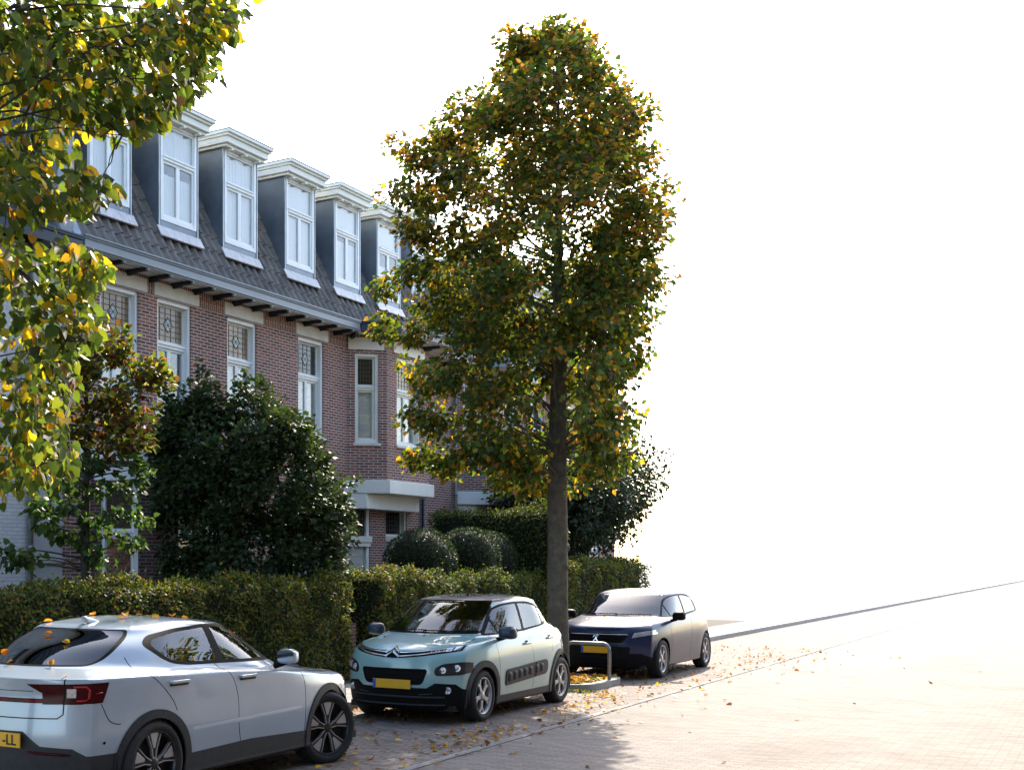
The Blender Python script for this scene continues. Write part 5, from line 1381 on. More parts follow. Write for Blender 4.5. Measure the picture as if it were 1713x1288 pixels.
for k in range(6):
    m = MB(); zz = .638 + k * .024; hw = .44 + .09 * k / 6; m.tube([onb(-hw + 2 * hw * q / 16, zz, .004) for q in range(17)], .0055, 6); m.build('grille_slat', 'chrome' if k == 5 else 'trim_black', objs[10])
m = MB()                                   # small rearing lion-like badge kept as a simple chrome relief
for pl in ([(-.045, -.05), (-.015, -.01), (.0, .035), (.03, .055), (.045, .03), (.02, .015), (.015, -.02), (.04, -.05), (.015, -.045), (-.005, -.025), (-.02, -.05)],
           [(-.05, .0), (-.02, .02), (-.005, .045), (-.03, .04), (-.05, .025)]):
    vs = [onb(a, .70 + b, .012) for a, b in pl] + [onb(a, .70 + b, .022) for a, b in pl]; n = len(pl)
    m.add(vs, [tuple(range(n, 2 * n))] + [(k, (k + 1) % n, (k + 1) % n + n, k + n) for k in range(n)])
m.build('badge', 'chrome', objs[10])
plate(blue, lambda a, b, c: (.835 + b, a, .50 + c), .52, .11)
for (ya, yb) in ((-.58, .05), (.02, .60)):
    m = MB(); pts = []
    for k in range(9):
        y = ya + (yb - ya) * k / 8; z = 1.055 + .008 * k / 8 - .02 * (abs(y) / .65) ** 2; p, n_ = hit(bbv, (3, y, z + .0), (-1, 0, 0)); pts.append(p + n_ * .015)
    m.tube(pts, .008, 6); m.build('wiper', 'trim_black', blue)
# ================================================================= PLANTS
TPL = {
 'quad': (np.array([(0, 0, 0), (-.36, .45, .10), (0, 1, -.06), (.36, .45, .10)]), [(0, 2, 1), (0, 3, 2)]),
 'heart': (np.array([(0, .05, 0), (-.26, -.08, .05), (-.50, .18, .12), (-.38, .60, .10), (0, 1.05, -.05), (.38, .60, .10), (.50, .18, .12), (.26, -.08, .05), (0, .5, .0)]),
           [(0, 8, 3, 2, 1), (8, 4, 3), (0, 7, 6, 5, 8), (8, 5, 4)]),
 'oval': (np.array([(0, 0, 0), (-.24, .22, .05), (-.27, .55, .06), (0, 1, -.05), (.27, .55, .06), (.24, .22, .05)]), [(0, 3, 2, 1), (0, 5, 4, 3)]),
}
def nvec(v): return v / np.maximum(np.linalg.norm(v, axis=1, keepdims=True), 1e-6)
def leaf_mesh(name, P, tip, nrm, size, col, mat, parent=None, tpl='quad'):
    P = np.asarray(P, float); n = len(P); tv, tf = TPL[tpl]; k = len(tv)
    Y = nvec(tip); Z = nrm - (nrm * Y).sum(1, keepdims=True) * Y; Z = nvec(Z); X = np.cross(Y, Z)
    sz = np.asarray(size).reshape(-1, 1, 1)
    curl = rng.uniform(.2, 2.2, (n, 1)) * np.where(rng.random((n, 1)) < .8, 1, -1)
    V = P[:, None, :] + sz * (tv[None, :, 0:1] * X[:, None, :] + tv[None, :, 1:2] * Y[:, None, :] + (tv[None, :, 2] * curl)[:, :, None] * Z[:, None, :])
    V = V.reshape(-1, 3)
    loops = np.concatenate([np.array(f) for f in tf]); ln = np.array([len(f) for f in tf]); nl = len(loops)
    LI = (loops[None, :] + (np.arange(n) * k)[:, None]).reshape(-1)
    starts = (np.concatenate([[0], np.cumsum(ln)[:-1]])[None, :] + (np.arange(n) * nl)[:, None]).reshape(-1)
    me = bpy.data.meshes.new(name); me.vertices.add(len(V)); me.vertices.foreach_set('co', V.astype(np.float32).ravel())
    me.loops.add(len(LI)); me.loops.foreach_set('vertex_index', LI.astype(np.int32))
    me.polygons.add(len(starts)); me.polygons.foreach_set('loop_start', starts.astype(np.int32))
    me.update(calc_edges=True)
    at = me.attributes.new("leafcol", 'FLOAT_COLOR', 'POINT')
    c = np.ones((n, k, 4)); c[:, :, :3] = np.asarray(col)[:, None, :]; at.data.foreach_set('color', c.astype(np.float32).ravel())
    me.materials.append(MATS[mat]); o = bpy.data.objects.new(name, me); COL.objects.link(o)
    if parent is not None: o.parent = parent
    return o
def palette(n, cols, w, jit=.2):
    w = np.array(w, float); w /= w.sum(); i = rng.choice(len(cols), n, p=w); c = np.array(cols)[i]
    return np.clip(c * (1 + rng.normal(0, jit, (n, 1))) * (1 + rng.normal(0, .06, (n, 3))), .003, .9)
def pix(P):
    X, Y, Z = P[:, 0], P[:, 1], P[:, 2]; d = X * _ca + Y * _sa; r_ = X * _sa - Y * _ca
    return 516 + 2100 * r_ / d, 940 - 2100 * (Z - 1.97) / d
def inpoly_np(u, v, poly):
    c = np.zeros(len(u), bool); j = len(poly) - 1
    for i in range(len(poly)):
        yi, yj, xi, xj = poly[i][1], poly[j][1], poly[i][0], poly[j][0]
        t = ((yi > v) != (yj > v)) & (u < (xj - xi) * (v - yi) / ((yj - yi) or 1e-9) + xi); c ^= t; j = i
    return c
def limb(mb, p0, p1, r0, r1, sag=.1, n=6, sides=6, wob=.05):
    p0, p1 = Vector(p0), Vector(p1); pts = []; l = (p1 - p0).length
    for i in range(n + 1):
        t = i / n; q = p0.lerp(p1, t); q.z += math.sin(t * PI) * l * sag
        if 0 < i < n: q += Vector([random.uniform(-wob, wob) * l * .5 for _ in range(3)])
        pts.append(q)
    mb.tube(pts, [r0 + (r1 - r0) * (i / n) ** .7 for i in range(n + 1)], sides); return pts
def cluster_leaves(C, rad, cnt, size, droop=.5, flat=.6, outc=None):
    """leaves in flattened sprays round the centres C"""
    P = []; T = []; Nn = []; S = []
    for c, r_, k in zip(C, rad, cnt):
        k = int(k); d = nvec(rng.normal(size=(k, 3))); rr = r_ * (rng.random((k, 1)) ** .45 + .25 * rng.random((k, 1)) ** 4)
        off = d * rr; off[:, 2] *= flat; P.append(c + off)
        o = (c - outc) if outc is not None else np.zeros(3); o = o / (np.linalg.norm(o) + 1e-6)
        t = d * .7 + o * .5 + rng.normal(0, .4, (k, 3)); t[:, 2] -= droop; T.append(t)
        nn = rng.normal(0, .45, (k, 3)) + np.array([0, 0, .8]) + o * .6; Nn.append(nn)
        S.append(rng.uniform(.75, 1.2, k) * size)
    return np.concatenate(P), np.concatenate(T), np.concatenate(Nn), np.concatenate(S)
LIME = [(.045, .075, .018), (.070, .105, .022), (.12, .15, .022), (.36, .27, .02), (.40, .19, .025), (.20, .11, .035)]

# ---- big street tree
TX, TY = 19.1, 7.62
big = thing('street_tree', 'tall lime tree with green and yellow autumn leaves, its bare trunk behind the green car', 'tree', (TX, TY, 0))
prof_z = np.array([3.0, 3.4, 4.0, 4.6, 5.2, 5.7, 6.3, 6.9, 7.6, 8.3, 8.9, 9.4, 9.9, 10.3, 10.6])
prof_r = np.array([.6, 1.4, 1.9, 1.95, 2.0, 2.15, 2.45, 2.45, 2.4, 2.15, 1.9, 1.5, 1.0, .62, .12])
mb = MB(); tp = [(0, 0, -.1), (.0, 0, .0), (.01, 0, .25), (0, .01, 1.2), (-.02, 0, 2.4), (.0, .02, 3.6), (.03, 0, 5), (0, 0, 6.4), (.05, .02, 7.6), (.0, 0, 8.8), (.02, 0, 9.8)]
mb.tube([Vector(p) for p in tp], [.25, .215, .18, .165, .158, .15, .12, .085, .055, .03, .012], 18)
for (z, a) in ((1.9, -1.9), (2.75, 2.2), (2.2, -.9)):    # pruning knots
    mb.lathe([(.07, -.02), (.055, .02), (.03, .035), (0, .04)], 12, Matrix.Translation((.15 * math.cos(a), .15 * math.sin(a), z)) @ Vector((math.cos(a), math.sin(a), .2)).to_track_quat('Z', 'X').to_matrix().to_4x4())
C = []; rad = []; cnt = []
for i in range(640):
    z = rng.uniform(3.15, 10.5); R_ = np.interp(z, prof_z, prof_r); a = rng.uniform(0, 2 * PI)
    lob = 1 + .13 * math.sin(3 * a + z * 1.7) + .10 * math.sin(5 * a - z * 2.3) + rng.normal(0, .05)
    # thinner crown towards the carriageway end
    side = 1 - .42 * max(0, math.cos(a - math.atan2(-.8387, .5446)))
    r_ = R_ * lob * side * rng.uniform(.12, 1) ** .42
    c = np.array([r_ * math.cos(a), r_ * math.sin(a), z]); cr = rng.uniform(.22, .38) * (1 if z < 9.2 else .8)
    C.append(c); rad.append(cr); cnt.append((42 if z < 4.7 else 75 if z < 5.5 else 95) * (cr / .32) ** 2)
    if i % 5 == 0 and r_ > .5:
        z0 = max(3.7, z - r_ * rng.uniform(.35, .8)); z0 = min(z0, 9.0)
        pts = limb(mb, (0.02, 0, z0), c, .012 + .009 * r_ * (1 - z / 16), .004, .06 if z < 6 else -.02, 7, 6, .04)
# long drooping low sprays towards the camera side
for (u, v, dd) in ((645, 478, 20.6), (672, 470, 20.2), (700, 455, 20.), (650, 535, 20.5), (690, 560, 20.), (700, 690, 20.2), (730, 700, 19.6), (715, 770, 20.4), (745, 780, 19.8), (770, 765, 19.4), (690, 770, 20.4), (870, 780, 19.0), (905, 760, 19.2), (845, 760, 19.2), (960, 700, 19), (1000, 720, 19.3), (800, 660, 19.), (760, 620, 19.2), (955, 795, 19.4), (930, 745, 20.9), (985, 760, 20.3), (765, 175, 20.), (730, 215, 20.2), (735, 300, 20), (710, 330, 20), (850, 75, 20.1), (870, 85, 20.3), (855, 120, 20), (720, 400, 20.2), (760, 385, 20), (805, 420, 19.8), (780, 330, 20), (745, 430, 20), (790, 290, 20.2), (840, 380, 19.8), (700, 385, 20.3), (760, 240, 20), (970, 330, 19.8), (860, 300, 20), (690, 250, 20), (715, 265, 20.1), (680, 320, 20)):
    r_ = (u - 516) / 2100; X = dd * (_ca + r_ * _sa) - TX; Y = dd * (_sa - r_ * _ca) - TY; Z = 1.97 + (940 - v) / 2100 * dd
    for q in range(2):
        C.append(np.array([X + rng.normal(0, .12), Y + rng.normal(0, .12), Z + rng.normal(0, .07)])); rad.append(.26); cnt.append(80)
    limb(mb, (0, 0, max(3.3, Z - .5)), (X, Y, Z), .022, .004, .05, 7, 6, .04)
mb.build('trunk', 'bark', big)
P, T_, Nn, S = cluster_leaves(C, rad, cnt, .084, .55, .72, np.array([0, 0, 6.]))
keep = ~((P[:, 2] < 5.2) & (P[:, 0] ** 2 + P[:, 1] ** 2 < .35)); u_, v_ = pix(P + np.array([TX, TY, 0]))
keep &= ~((v_ > 600) & (abs(u_ - 934) < 33) & (rng.random(len(u_)) < .96) & ((P[:, 0] * _ca + P[:, 1] * _sa) < 0))
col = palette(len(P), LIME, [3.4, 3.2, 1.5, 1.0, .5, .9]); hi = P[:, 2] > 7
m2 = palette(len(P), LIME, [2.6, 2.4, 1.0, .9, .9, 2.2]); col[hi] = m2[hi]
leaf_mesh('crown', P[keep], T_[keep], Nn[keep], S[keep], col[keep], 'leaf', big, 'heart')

# ---- near street tree whose branches hang into the upper left
NX, NY = 4.3, 7.55
near = thing('street_tree', 'near lime tree whose large yellow green leaves hang over the upper left corner', 'tree', (NX, NY, 0))
mb = MB(); mb.tube([(0, 0, -.1), (0, 0, .1), (.02, 0, 1.5), (0, .03, 3), (.03, 0, 4.5), (0, 0, 6), (.03, 0, 7.6)], [.24, .2, .165, .15, .12, .08, .03], 16)
outline = [(-900, -900), (440, -900), (425, 2), (400, 30), (402, 62), (352, 85), (374, 140), (322, 160), (272, 212), (228, 236), (175, 232), (122, 215), (128, 262), (165, 285), (206, 325), (192, 338), (125, 365), (62, 352), (98, 385), (158, 425), (194, 452), (150, 490), (176, 530), (160, 572), (122, 600), (132, 645), (100, 690), (134, 738), (122, 795), (62, 815), (12, 835), (0, 850), (-900, 900)]
C = []; rad = []; cnt = []; tries = 0
ctr = np.array([NX, NY, 5.4])
while len(C) < 400 and tries < 30000:
    tries += 1
    d = rng.normal(size=3); d /= np.linalg.norm(d); r_ = rng.random() ** .4
    c = ctr + d * r_ * np.array([3.5, 3.3, 3.6])
    if c[2] < 2.3: continue
    dep = c[0] * _ca + c[1] * _sa
    if dep < 4.6: continue
    u, v = pix(c[None])
    if -50 < u[0] < 1700 and v[0] > -100 and not inpoly_np(u, v, outline)[0]: continue
    if u[0] > 1700: continue
    C.append(c)
nb = len(C)
for (u, v) in ((395, 15), (380, 45), (350, 40), (372, 65), (335, 60), (350, 125), (320, 120), (330, 135), (290, 130), (255, 190), (225, 210), (260, 160), (200, 215), (150, 200), (185, 318), (160, 320), (130, 345), (100, 340), (70, 330), (40, 330), (170, 440), (150, 425), (120, 440), (130, 480), (145, 520), (140, 555), (110, 570), (100, 640), (110, 660), (115, 740), (95, 770), (60, 790), (30, 800), (80, 700), (50, 740), (300, 50), (250, 60), (200, 80), (150, 60), (100, 90), (60, 150), (30, 250), (60, 280), (100, 150), (20, 450), (60, 470), (90, 520), (30, 560), (60, 600), (30, 650), (20, 720), (50, 680), (10, 60), (60, 40), (90, 20), (240, 110), (200, 150), (280, 20), (320, 10)):
    dd = rng.uniform(6.4, 7.8); r_ = (u - 516) / 2100
    for q in range(2): C.append(np.array([dd * (_ca + r_ * _sa), dd * (_sa - r_ * _ca), 1.97 + (940 - v) / 2100 * dd]) + rng.normal(0, .05, 3))
C = np.array(C) - np.array([NX, NY, 0]); nC = len(C)
rad = rng.uniform(.26, .38, nC); cnt = rad ** 2 * 900; rad[nb:] *= .7; cnt[nb:] = 30
for i, c in enumerate(C):
    if i % 5 == 0:
        z0 = max(2.4, min(6.8, c[2] - np.hypot(c[0], c[1]) * rng.uniform(.0, .5))); limb(mb, (0, 0, z0), c, .022, .0025, .05, 8, 6, .035)
    elif i % 2 == 0 or i >= nb:      # twigs spring from the nearest longer limb
        q = C[(i // 5) * 5] ; limb(mb, q + (c - q) * .0, c, .007, .002, .05, 6, 5, .05) if np.linalg.norm(q - c) < 1.6 else None
mb.build('trunk', 'bark_dark', near)
P, T_, Nn, S = cluster_leaves(C, rad, cnt, .068, .75, .75, np.array([0, 0, 5.4]))
u_, v_ = pix(P + np.array([NX, NY, 0])); infr = (u_ > -20) & (v_ > -20)
keep = ~infr | inpoly_np(u_, v_, outline)
c1 = palette(len(P), LIME + [(.5, .33, .015)], [3.4, 3.6, 2.8, 1.1, .22, .25, .5], .22)
leaf_mesh('crown', P[keep], T_[keep], Nn[keep], S[keep], c1[keep], 'leaf', near, 'heart')

# ---- small garden tree with tiered branches
GX, GY = 12.1, 11.3
gt = thing('garden_tree', 'small tiered garden tree with browning upper leaves behind the left hedge', 'tree', (GX, GY, .1))
mb = MB(); mb.tube([(0, 0, -.1), (.01, 0, .8), (0, .02, 2.2), (.02, 0, 3.4), (0, 0, 4.6)], [.085, .07, .062, .045, .012], 12)
C = []; rad = []; cnt = []; top = []
def gpx(u, v, dd): r_ = (u - 516) / 2100; return np.array([dd * (_ca + r_ * _sa) - GX, dd * (_sa - r_ * _ca) - GY, 1.97 + (940 - v) / 2100 * dd - .1])
for i in range(85):
    a = rng.uniform(0, 2 * PI); rr = rng.random() ** .5; u = 172 + 108 * rr * math.cos(a); v = 655 + 105 * rr * math.sin(a)
    C.append(gpx(u, v, 16.3 + rng.uniform(-.7, .7) * (1 - rr * .5))); rad.append(.2); cnt.append(34); top.append(1)
for (u, v) in ((150, 775), (180, 780), (215, 775), (235, 785), (70, 835), (100, 825), (130, 815), (165, 820), (200, 810), (225, 820), (60, 850), (90, 855), (120, 850), (185, 860), (215, 855), (240, 870), (155, 870), (75, 880), (105, 895), (135, 900), (165, 885), (190, 895), (225, 910), (150, 920), (170, 935), (10, 920), (35, 930), (55, 935), (20, 940), (120, 795), (230, 800), (80, 865)):
    C.append(gpx(u, v, 16.2 + rng.uniform(-.35, .35))); rad.append(.17); cnt.append(34); top.append(0)
    z0 = C[-1][2] - .12; limb(mb, (0, 0, max(.5, z0)), C[-1], .018, .004, .03, 5, 5, .03)
for i in range(0, 85, 3): limb(mb, (0, 0, max(2.2, C[i][2] - .5)), C[i], .016, .003, .03, 5, 5, .03)
mb.build('trunk', 'bark_dark', gt)
P, T_, Nn, S = cluster_leaves(C, rad, cnt, .085, .35, .6, np.array([0, 0, 3.]))
isT = np.repeat(np.array(top, bool), np.array(cnt, int)); c1 = palette(len(P), [(.03, .062, .022), (.045, .085, .026), (.06, .10, .03)], [1, 1, .6])
c2 = palette(len(P), [(.04, .06, .018), (.09, .11, .02), (.2, .2, .02), (.16, .07, .02), (.08, .04, .025)], [2.5, 2.2, 1.3, 1.3, 1.6]); c1[isT] = c2[isT]
leaf_mesh('crown', P, T_, Nn, S, c1, 'leaf', gt, 'heart')

# ---- big dark evergreen shrub
SX, SY = 17.0, 12.0
sh = thing('evergreen_shrub', 'large dense dark green shrub with glossy leaves standing against the brick house', 'shrub', (SX, SY, .1))
mb = MB(); C = []; rad = []; cnt = []
def spx(u, v, dd): r_ = (u - 516) / 2100; return np.array([dd * (_ca + r_ * _sa) - SX, dd * (_sa - r_ * _ca) - SY, 1.97 + (940 - v) / 2100 * dd - .1])
dpt = SX * _ca + SY * _sa
sil = [(285, 985), (275, 900), (268, 800), (262, 730), (285, 690), (330, 680), (345, 645), (395, 655), (420, 640), (455, 655), (462, 690), (500, 705), (530, 740), (545, 790), (570, 850), (580, 900), (570, 940), (575, 985)]
k = 0
while k < 340:
    u, v = rng.uniform(255, 590), rng.uniform(630, 1000)
    if not inpoly_np(np.array([u]), np.array([v]), sil)[0]: continue
    ex = max(0, 1 - ((u - 422) / 168) ** 2); dd = dpt + rng.uniform(-1.0, 1.0) * math.sqrt(ex) * (1 if v > 700 else .6)
    C.append(spx(u, v, dd)); rad.append(.25); cnt.append(78); k += 1
for (u0, v0, u1, v1) in ((310, 640, 300, 690), (285, 655, 290, 700), (405, 625, 410, 670), (352, 628, 355, 670), (445, 645, 440, 680), (398, 632, 400, 670), (600, 800, 560, 830), (590, 870, 565, 880), (520, 700, 505, 730), (270, 640, 290, 690), (555, 760, 535, 780), (335, 608, 330, 680), (480, 690, 470, 720), (268, 620, 285, 690), (590, 905, 570, 910)):
    for q in range(5): C.append(spx(u0 + (u1 - u0) * q / 4, v0 + (v1 - v0) * q / 4, dpt - .3)); rad.append(.08 + .02 * q); cnt.append(7 + q)
    limb(mb, spx(u1, v1 + 30, dpt - .3), spx(u0, v0, dpt - .3), .008, .003, 0, 4, 5, .02)
for q in range(9): limb(mb, (rng.uniform(-.5, .5), rng.uniform(-.4, .4), -.1), C[int(rng.integers(0, 200))], .035, .01, .05, 6, 7, .05)
mb.build('stem', 'bark_dark', sh)
P, T_, Nn, S = cluster_leaves(C, rad, cnt, .078, .35, .9, np.array([0, 0, 1.5]))
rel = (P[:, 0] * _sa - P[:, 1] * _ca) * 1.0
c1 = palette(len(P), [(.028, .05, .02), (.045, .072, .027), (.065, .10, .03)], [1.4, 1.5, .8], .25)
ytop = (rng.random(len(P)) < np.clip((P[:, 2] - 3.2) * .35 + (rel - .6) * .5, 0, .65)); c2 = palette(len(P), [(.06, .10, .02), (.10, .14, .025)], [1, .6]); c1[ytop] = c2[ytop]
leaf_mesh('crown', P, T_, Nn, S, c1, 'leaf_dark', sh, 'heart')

# ---- clipped hedges
def wob(a, b, s=1.): return s * 1.35 * (.035 * np.sin(a * 2.3 + 1.2 * b) + .03 * np.sin(a * 5.1 - b * 3.3 + 1) + .022 * np.sin(a * 9.7 + b * 7.1) + .015 * np.sin(b * 13 + a * 3))
def hedge(label, x0, x1, y0, y1, z1, dens=1300, size=.055, cols=None, w=None, faces='fbet', group='clipped leafy hedges', z0=.12):
    t = thing('hedge', label, 'hedge', ((x0 + x1) / 2, (y0 + y1) / 2, .1), 0, group); ox, oy = (x0 + x1) / 2, (y0 + y1) / 2
    P = []; Nn = []
    def face(n, gen, nrm):
        n = int(n)
        if n < 1: return
        p = gen(n); P.append(p); Nn.append(np.tile(nrm, (n, 1)))
    U = lambda a, b, n: rng.uniform(a, b, n)
    dep = lambda n: rng.random(n) ** 1.6 * .16 - .03
    A = (x1 - x0) * (z1 - z0) * dens
    def gf(n): x, z = U(x0, x1, n), z0 + (z1 - z0) * rng.random(n) ** .85; return np.stack([x, y0 + dep(n) + wob(x, z) , z], 1)
    def gb(n): x, z = U(x0, x1, n), U(z0, z1, n); return np.stack([x, y1 - dep(n), z], 1)
    def ge(n): y, z = U(y0, y1, n), U(z0, z1, n); return np.stack([x0 + dep(n) + wob(y + 3, z), y, z], 1)
    def gE(n): y, z = U(y0, y1, n), U(z0, z1, n); return np.stack([x1 - dep(n) + wob(y + 5, z), y, z], 1)
    def gt_(n): x, y = U(x0, x1, n), U(y0, y1, n); return np.stack([x, y, z1 - dep(n) * 1.0 + wob(x, y) * 1.1 + rng.exponential(.018, n) + (rng.random(n) < .03) * rng.exponential(.06, n)], 1)
    face(A, gf, (0, -1, .25)); face(A * .35, gb, (0, 1, .2)); face((y1 - y0) * (z1 - z0) * dens, ge, (-1, 0, .2)); face((y1 - y0) * (z1 - z0) * dens, gE, (1, 0, .2)); face((x1 - x0) * (y1 - y0) * dens * 1.1, gt_, (0, 0, 1))
    P = np.concatenate(P); Nn = np.concatenate(Nn).astype(float); n = len(P)
    # round the edges off
    for ax, lo, hi in ((0, x0, x1), (1, y0, y1)):
        dz = np.clip(P[:, 2] - (z1 - .10), 0, None); P[:, ax] = np.where(P[:, ax] < lo + .12, P[:, ax] + dz * .5, np.where(P[:, ax] > hi - .12, P[:, ax] - dz * .5, P[:, ax]))
    tip = Nn * .4 + rng.normal(0, .55, (n, 3)); tip[:, 2] -= .35; Nn = Nn + rng.normal(0, .55, (n, 3)); Nn[:, 2] += .3
    cols = cols or [(.042, .066, .016), (.07, .10, .022), (.12, .14, .026), (.20, .16, .035), (.20, .10, .03)]; c = palette(n, cols, w or [2.0, 2.3, 1.9, .9, .5], .28)
    P -= np.array([ox, oy, .1])
    leaf_mesh('foliage', P, tip, Nn, rng.uniform(.7, 1.25, n) * size, c, 'leaf_hedge', t, 'oval')
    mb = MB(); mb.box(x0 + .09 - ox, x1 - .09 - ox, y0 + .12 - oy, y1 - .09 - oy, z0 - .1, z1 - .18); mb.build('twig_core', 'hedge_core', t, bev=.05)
    mb = MB()
    for k in range(int((x1 - x0) * 4) + 1):
        x = x0 + .15 + (x1 - x0 - .3) * k / max(1, int((x1 - x0) * 4)) - ox; limb(mb, (x, y0 + .18 - oy, -.1), (x + random.uniform(-.1, .1), y0 + .16 - oy, .6), .014, .008, 0, 3, 5, .05)
    mb.build('stem', 'bark_dark', t); return t
HY0, HY1 = 10.2, 10.85
hedge('long clipped hedge behind the silver car, sunlit at its right end', 8.5, 17.0, HY0, HY1, 1.67)
hedge('short clipped hedge directly behind the green car windscreen, right of the path gap', 17.95, 19.8, HY0, HY1 + .4, 1.76)
hedge('low clipped hedge in front of the round topiary balls', 19.85, 25.2, HY0 + .05, HY1, 1.70, 1000, .058, w=[2.5, 2.2, 1., .3, .15])
hedge('tall thick hedge running back to the house beside the topiary balls', 25.3, 25.98, 10.2, 13.2, 3.08, 900, .062, w=[3, 2.2, .8, .3, .15])
hedge('far clipped hedge right of the big tree trunk', 26.0, 31.5, HY0, HY1 + .1, 1.95, 600, .075, w=[2, 2.5, 2, .5, .3])
# brick gate pier at the path gap
for (x, lab) in ((17.08, 'low dark brick pier at the end of the long hedge'),):
    mb = MB(); mb.box(x, x + .22, 10.32, 10.56, .1, 1.0); p = mb.build('gate_pier', 'brick_dark', bev=.006); tag(p, lab, 'pier')

def ball(label, x, y, zc, r_, n=7000, flat=1.):
    t = thing('topiary_ball', label, 'topiary', (x, y, .1), 0, 'round topiary balls behind the hedge')
    d = nvec(rng.normal(size=(n, 3))); P = d * (r_ * (1 - rng.random((n, 1)) ** 2 * .12 + .018 * np.sin(d[:, 0:1] * 9) * np.sin(d[:, 2:3] * 8 + 1)))
    P[:, 2] = np.where(P[:, 2] > 0, P[:, 2] * .95, P[:, 2] * 1.5); P[:, 2] += zc - .1; P = P[P[:, 2] > 0]; d = d[:len(P)]
    d = nvec(P - np.array([0, 0, zc - .1])); m = len(P)
    leaf_mesh('foliage', P, d * .5 + rng.normal(0, .5, (m, 3)), d + rng.normal(0, .45, (m, 3)), rng.uniform(.7, 1.2, m) * .042, palette(m, [(.022, .042, .016), (.035, .06, .02), (.05, .08, .025)], [2, 2, .7], .2), 'leaf_dark', t, 'oval')
    bm = bmesh.new(); bmesh.ops.create_icosphere(bm, subdivisions=3, radius=r_ * .86)
    for v in bm.verts: v.co.z = (v.co.z if v.co.z > 0 else v.co.z * 1.4) + zc - .1
    me = bpy.data.meshes.new('twig_core'); bm.to_mesh(me); bm.free(); me.materials.append(MATS['hedge_core']); o = bpy.data.objects.new('twig_core', me); COL.objects.link(o); o.parent = t
    mb = MB(); limb(mb, (0, 0, -.05), (0, 0, zc - .3), .05, .04, 0, 3, 7, .01); mb.build('stem', 'bark_dark', t)
ball('round clipped topiary ball, frontmost and leftmost of three', 21.9, 11.6, 1.93, .74)
ball('round clipped topiary ball in the middle of three', 23.4, 11.32, 2.02, .70)
ball('round clipped topiary ball closest to the tall hedge', 24.55, 11.42, 2.0, .67)

# ---- dark trees in the gardens farther on
def plain_tree(label, x, y, zc, rx, rz, ncl, lsize, cols, w, mat='leaf_dark', tr=.12):
    t = thing('garden_tree', label, 'tree', (x, y, .1)); mb = MB(); mb.tube([(0, 0, -.1), (.02, 0, 1.2), (0, 0, zc)], [tr * 1.2, tr, tr * .6], 10); C = []
    for i in range(ncl):
        d = rng.normal(size=3); d /= np.linalg.norm(d); c = d * rng.random() ** .4 * np.array([rx, rx, rz]) * (1 + .12 * math.sin(5 * d[0] + 4 * d[2])); c[2] += zc; C.append(c)
        if i % 4 == 0: limb(mb, (0, 0, max(1.0, c[2] - .8)), c, .03, .006, .03, 5, 5, .04)
    mb.build('trunk', 'bark_dark', t)
    P, T_, Nn, S = cluster_leaves(C, [.34] * ncl, [55] * ncl, lsize, .4, .8, np.array([0, 0, zc])); leaf_mesh('crown', P, T_, Nn, S, palette(len(P), cols, w, .22), mat, t, 'quad')
DK = [(.018, .032, .014), (.03, .05, .018), (.045, .06, .02)]
plain_tree('dark garden tree with low crown over the far hedge', 30.6, 12.1, 3.5, 1.95, 1.25, 260, .11, DK, [2, 2, .6])
plain_tree('second dark garden tree farther along the gardens', 33.6, 12.6, 4.1, 2.0, 1.9, 300, .13, DK, [2, 2, .8])
plain_tree('tall street trees across the road, seen only in reflections', -6.0, -3.7, 8.0, 3.7, 4.6, 210, .2, LIME, [2.5, 2.5, 1.5, .8, .4, .5], 'leaf', .16)
src = [o for o in COL.objects if o.get('label', '').startswith('tall street trees across')][0]; src.name = 'street_tree'; src['group'] = 'street trees across the road'
for x_, rz_, sc_ in ((1.5, 1.1, .96), (8.5, 2.3, 1.03), (15.0, 4.0, .97), (21.5, 5.2, 1.02), (28.5, .6, .95)):
    r2_ = src.copy(); COL.objects.link(r2_); r2_.location.x = x_; r2_.rotation_euler.z = rz_; r2_.scale = (1, 1, sc_)
    for ch in list(src.children): c2_ = ch.copy(); COL.objects.link(c2_); c2_.parent = r2_
# ---- fallen leaves: loose litter on the ground
def litter(name, label, gen, n, size, cols, w, group=None):
    P = gen(n); nn = rng.normal(0, .35, (n, 3)); nn[:, 2] += 1; tip = rng.normal(size=(n, 3)); tip[:, 2] *= .25
    o = leaf_mesh(name, P, tip, nn, rng.uniform(.6, 1.15, n) * size, palette(n, cols, w, .25), 'leaf', None, 'heart'); return tag(o, label, 'leaf litter', kind='stuff')
FALL = [(.36, .20, .025), (.40, .27, .03), (.22, .09, .025), (.13, .07, .03), (.10, .12, .03)]
def gbed(n): return np.stack([rng.uniform(18.3, 19.9, n), rng.uniform(6.95, 8.55, n), .085 + rng.random(n) * .03], 1)
litter('fallen_leaves', 'thick carpet of orange and yellow leaves in the bed under the big tree', gbed, 2300, .075, FALL, [2, 1.5, 1.5, 1, .4])
def gpark(n):
    x = rng.uniform(4, 30, n); y = np.where(rng.random(n) < .5, 8.58 - rng.exponential(.35, n), rng.uniform(5.8, 8.5, n)); y = np.where(rng.random(n) < .06, 5.75 + rng.normal(0, .12, n), y)
    return np.stack([x, np.clip(y, 5.0, 8.58), .014 + rng.random(n) * .01], 1)
litter('fallen_leaves', 'brown leaves scattered over the parking bays beneath the cars', gpark, 2300, .06, FALL, [1, .7, 2.2, 2.2, .2])
def gpatch(n): a = rng.integers(0, 5, n); cx = np.array([15.6, 16.4, 13.2, 17.6, 12.2])[a]; cy = np.array([6.3, 6.2, 6.2, 6.35, 6.0])[a]; return np.stack([cx + rng.normal(0, .38, n), cy + rng.normal(0, .16, n), .014 + rng.random(n) * .02], 1)
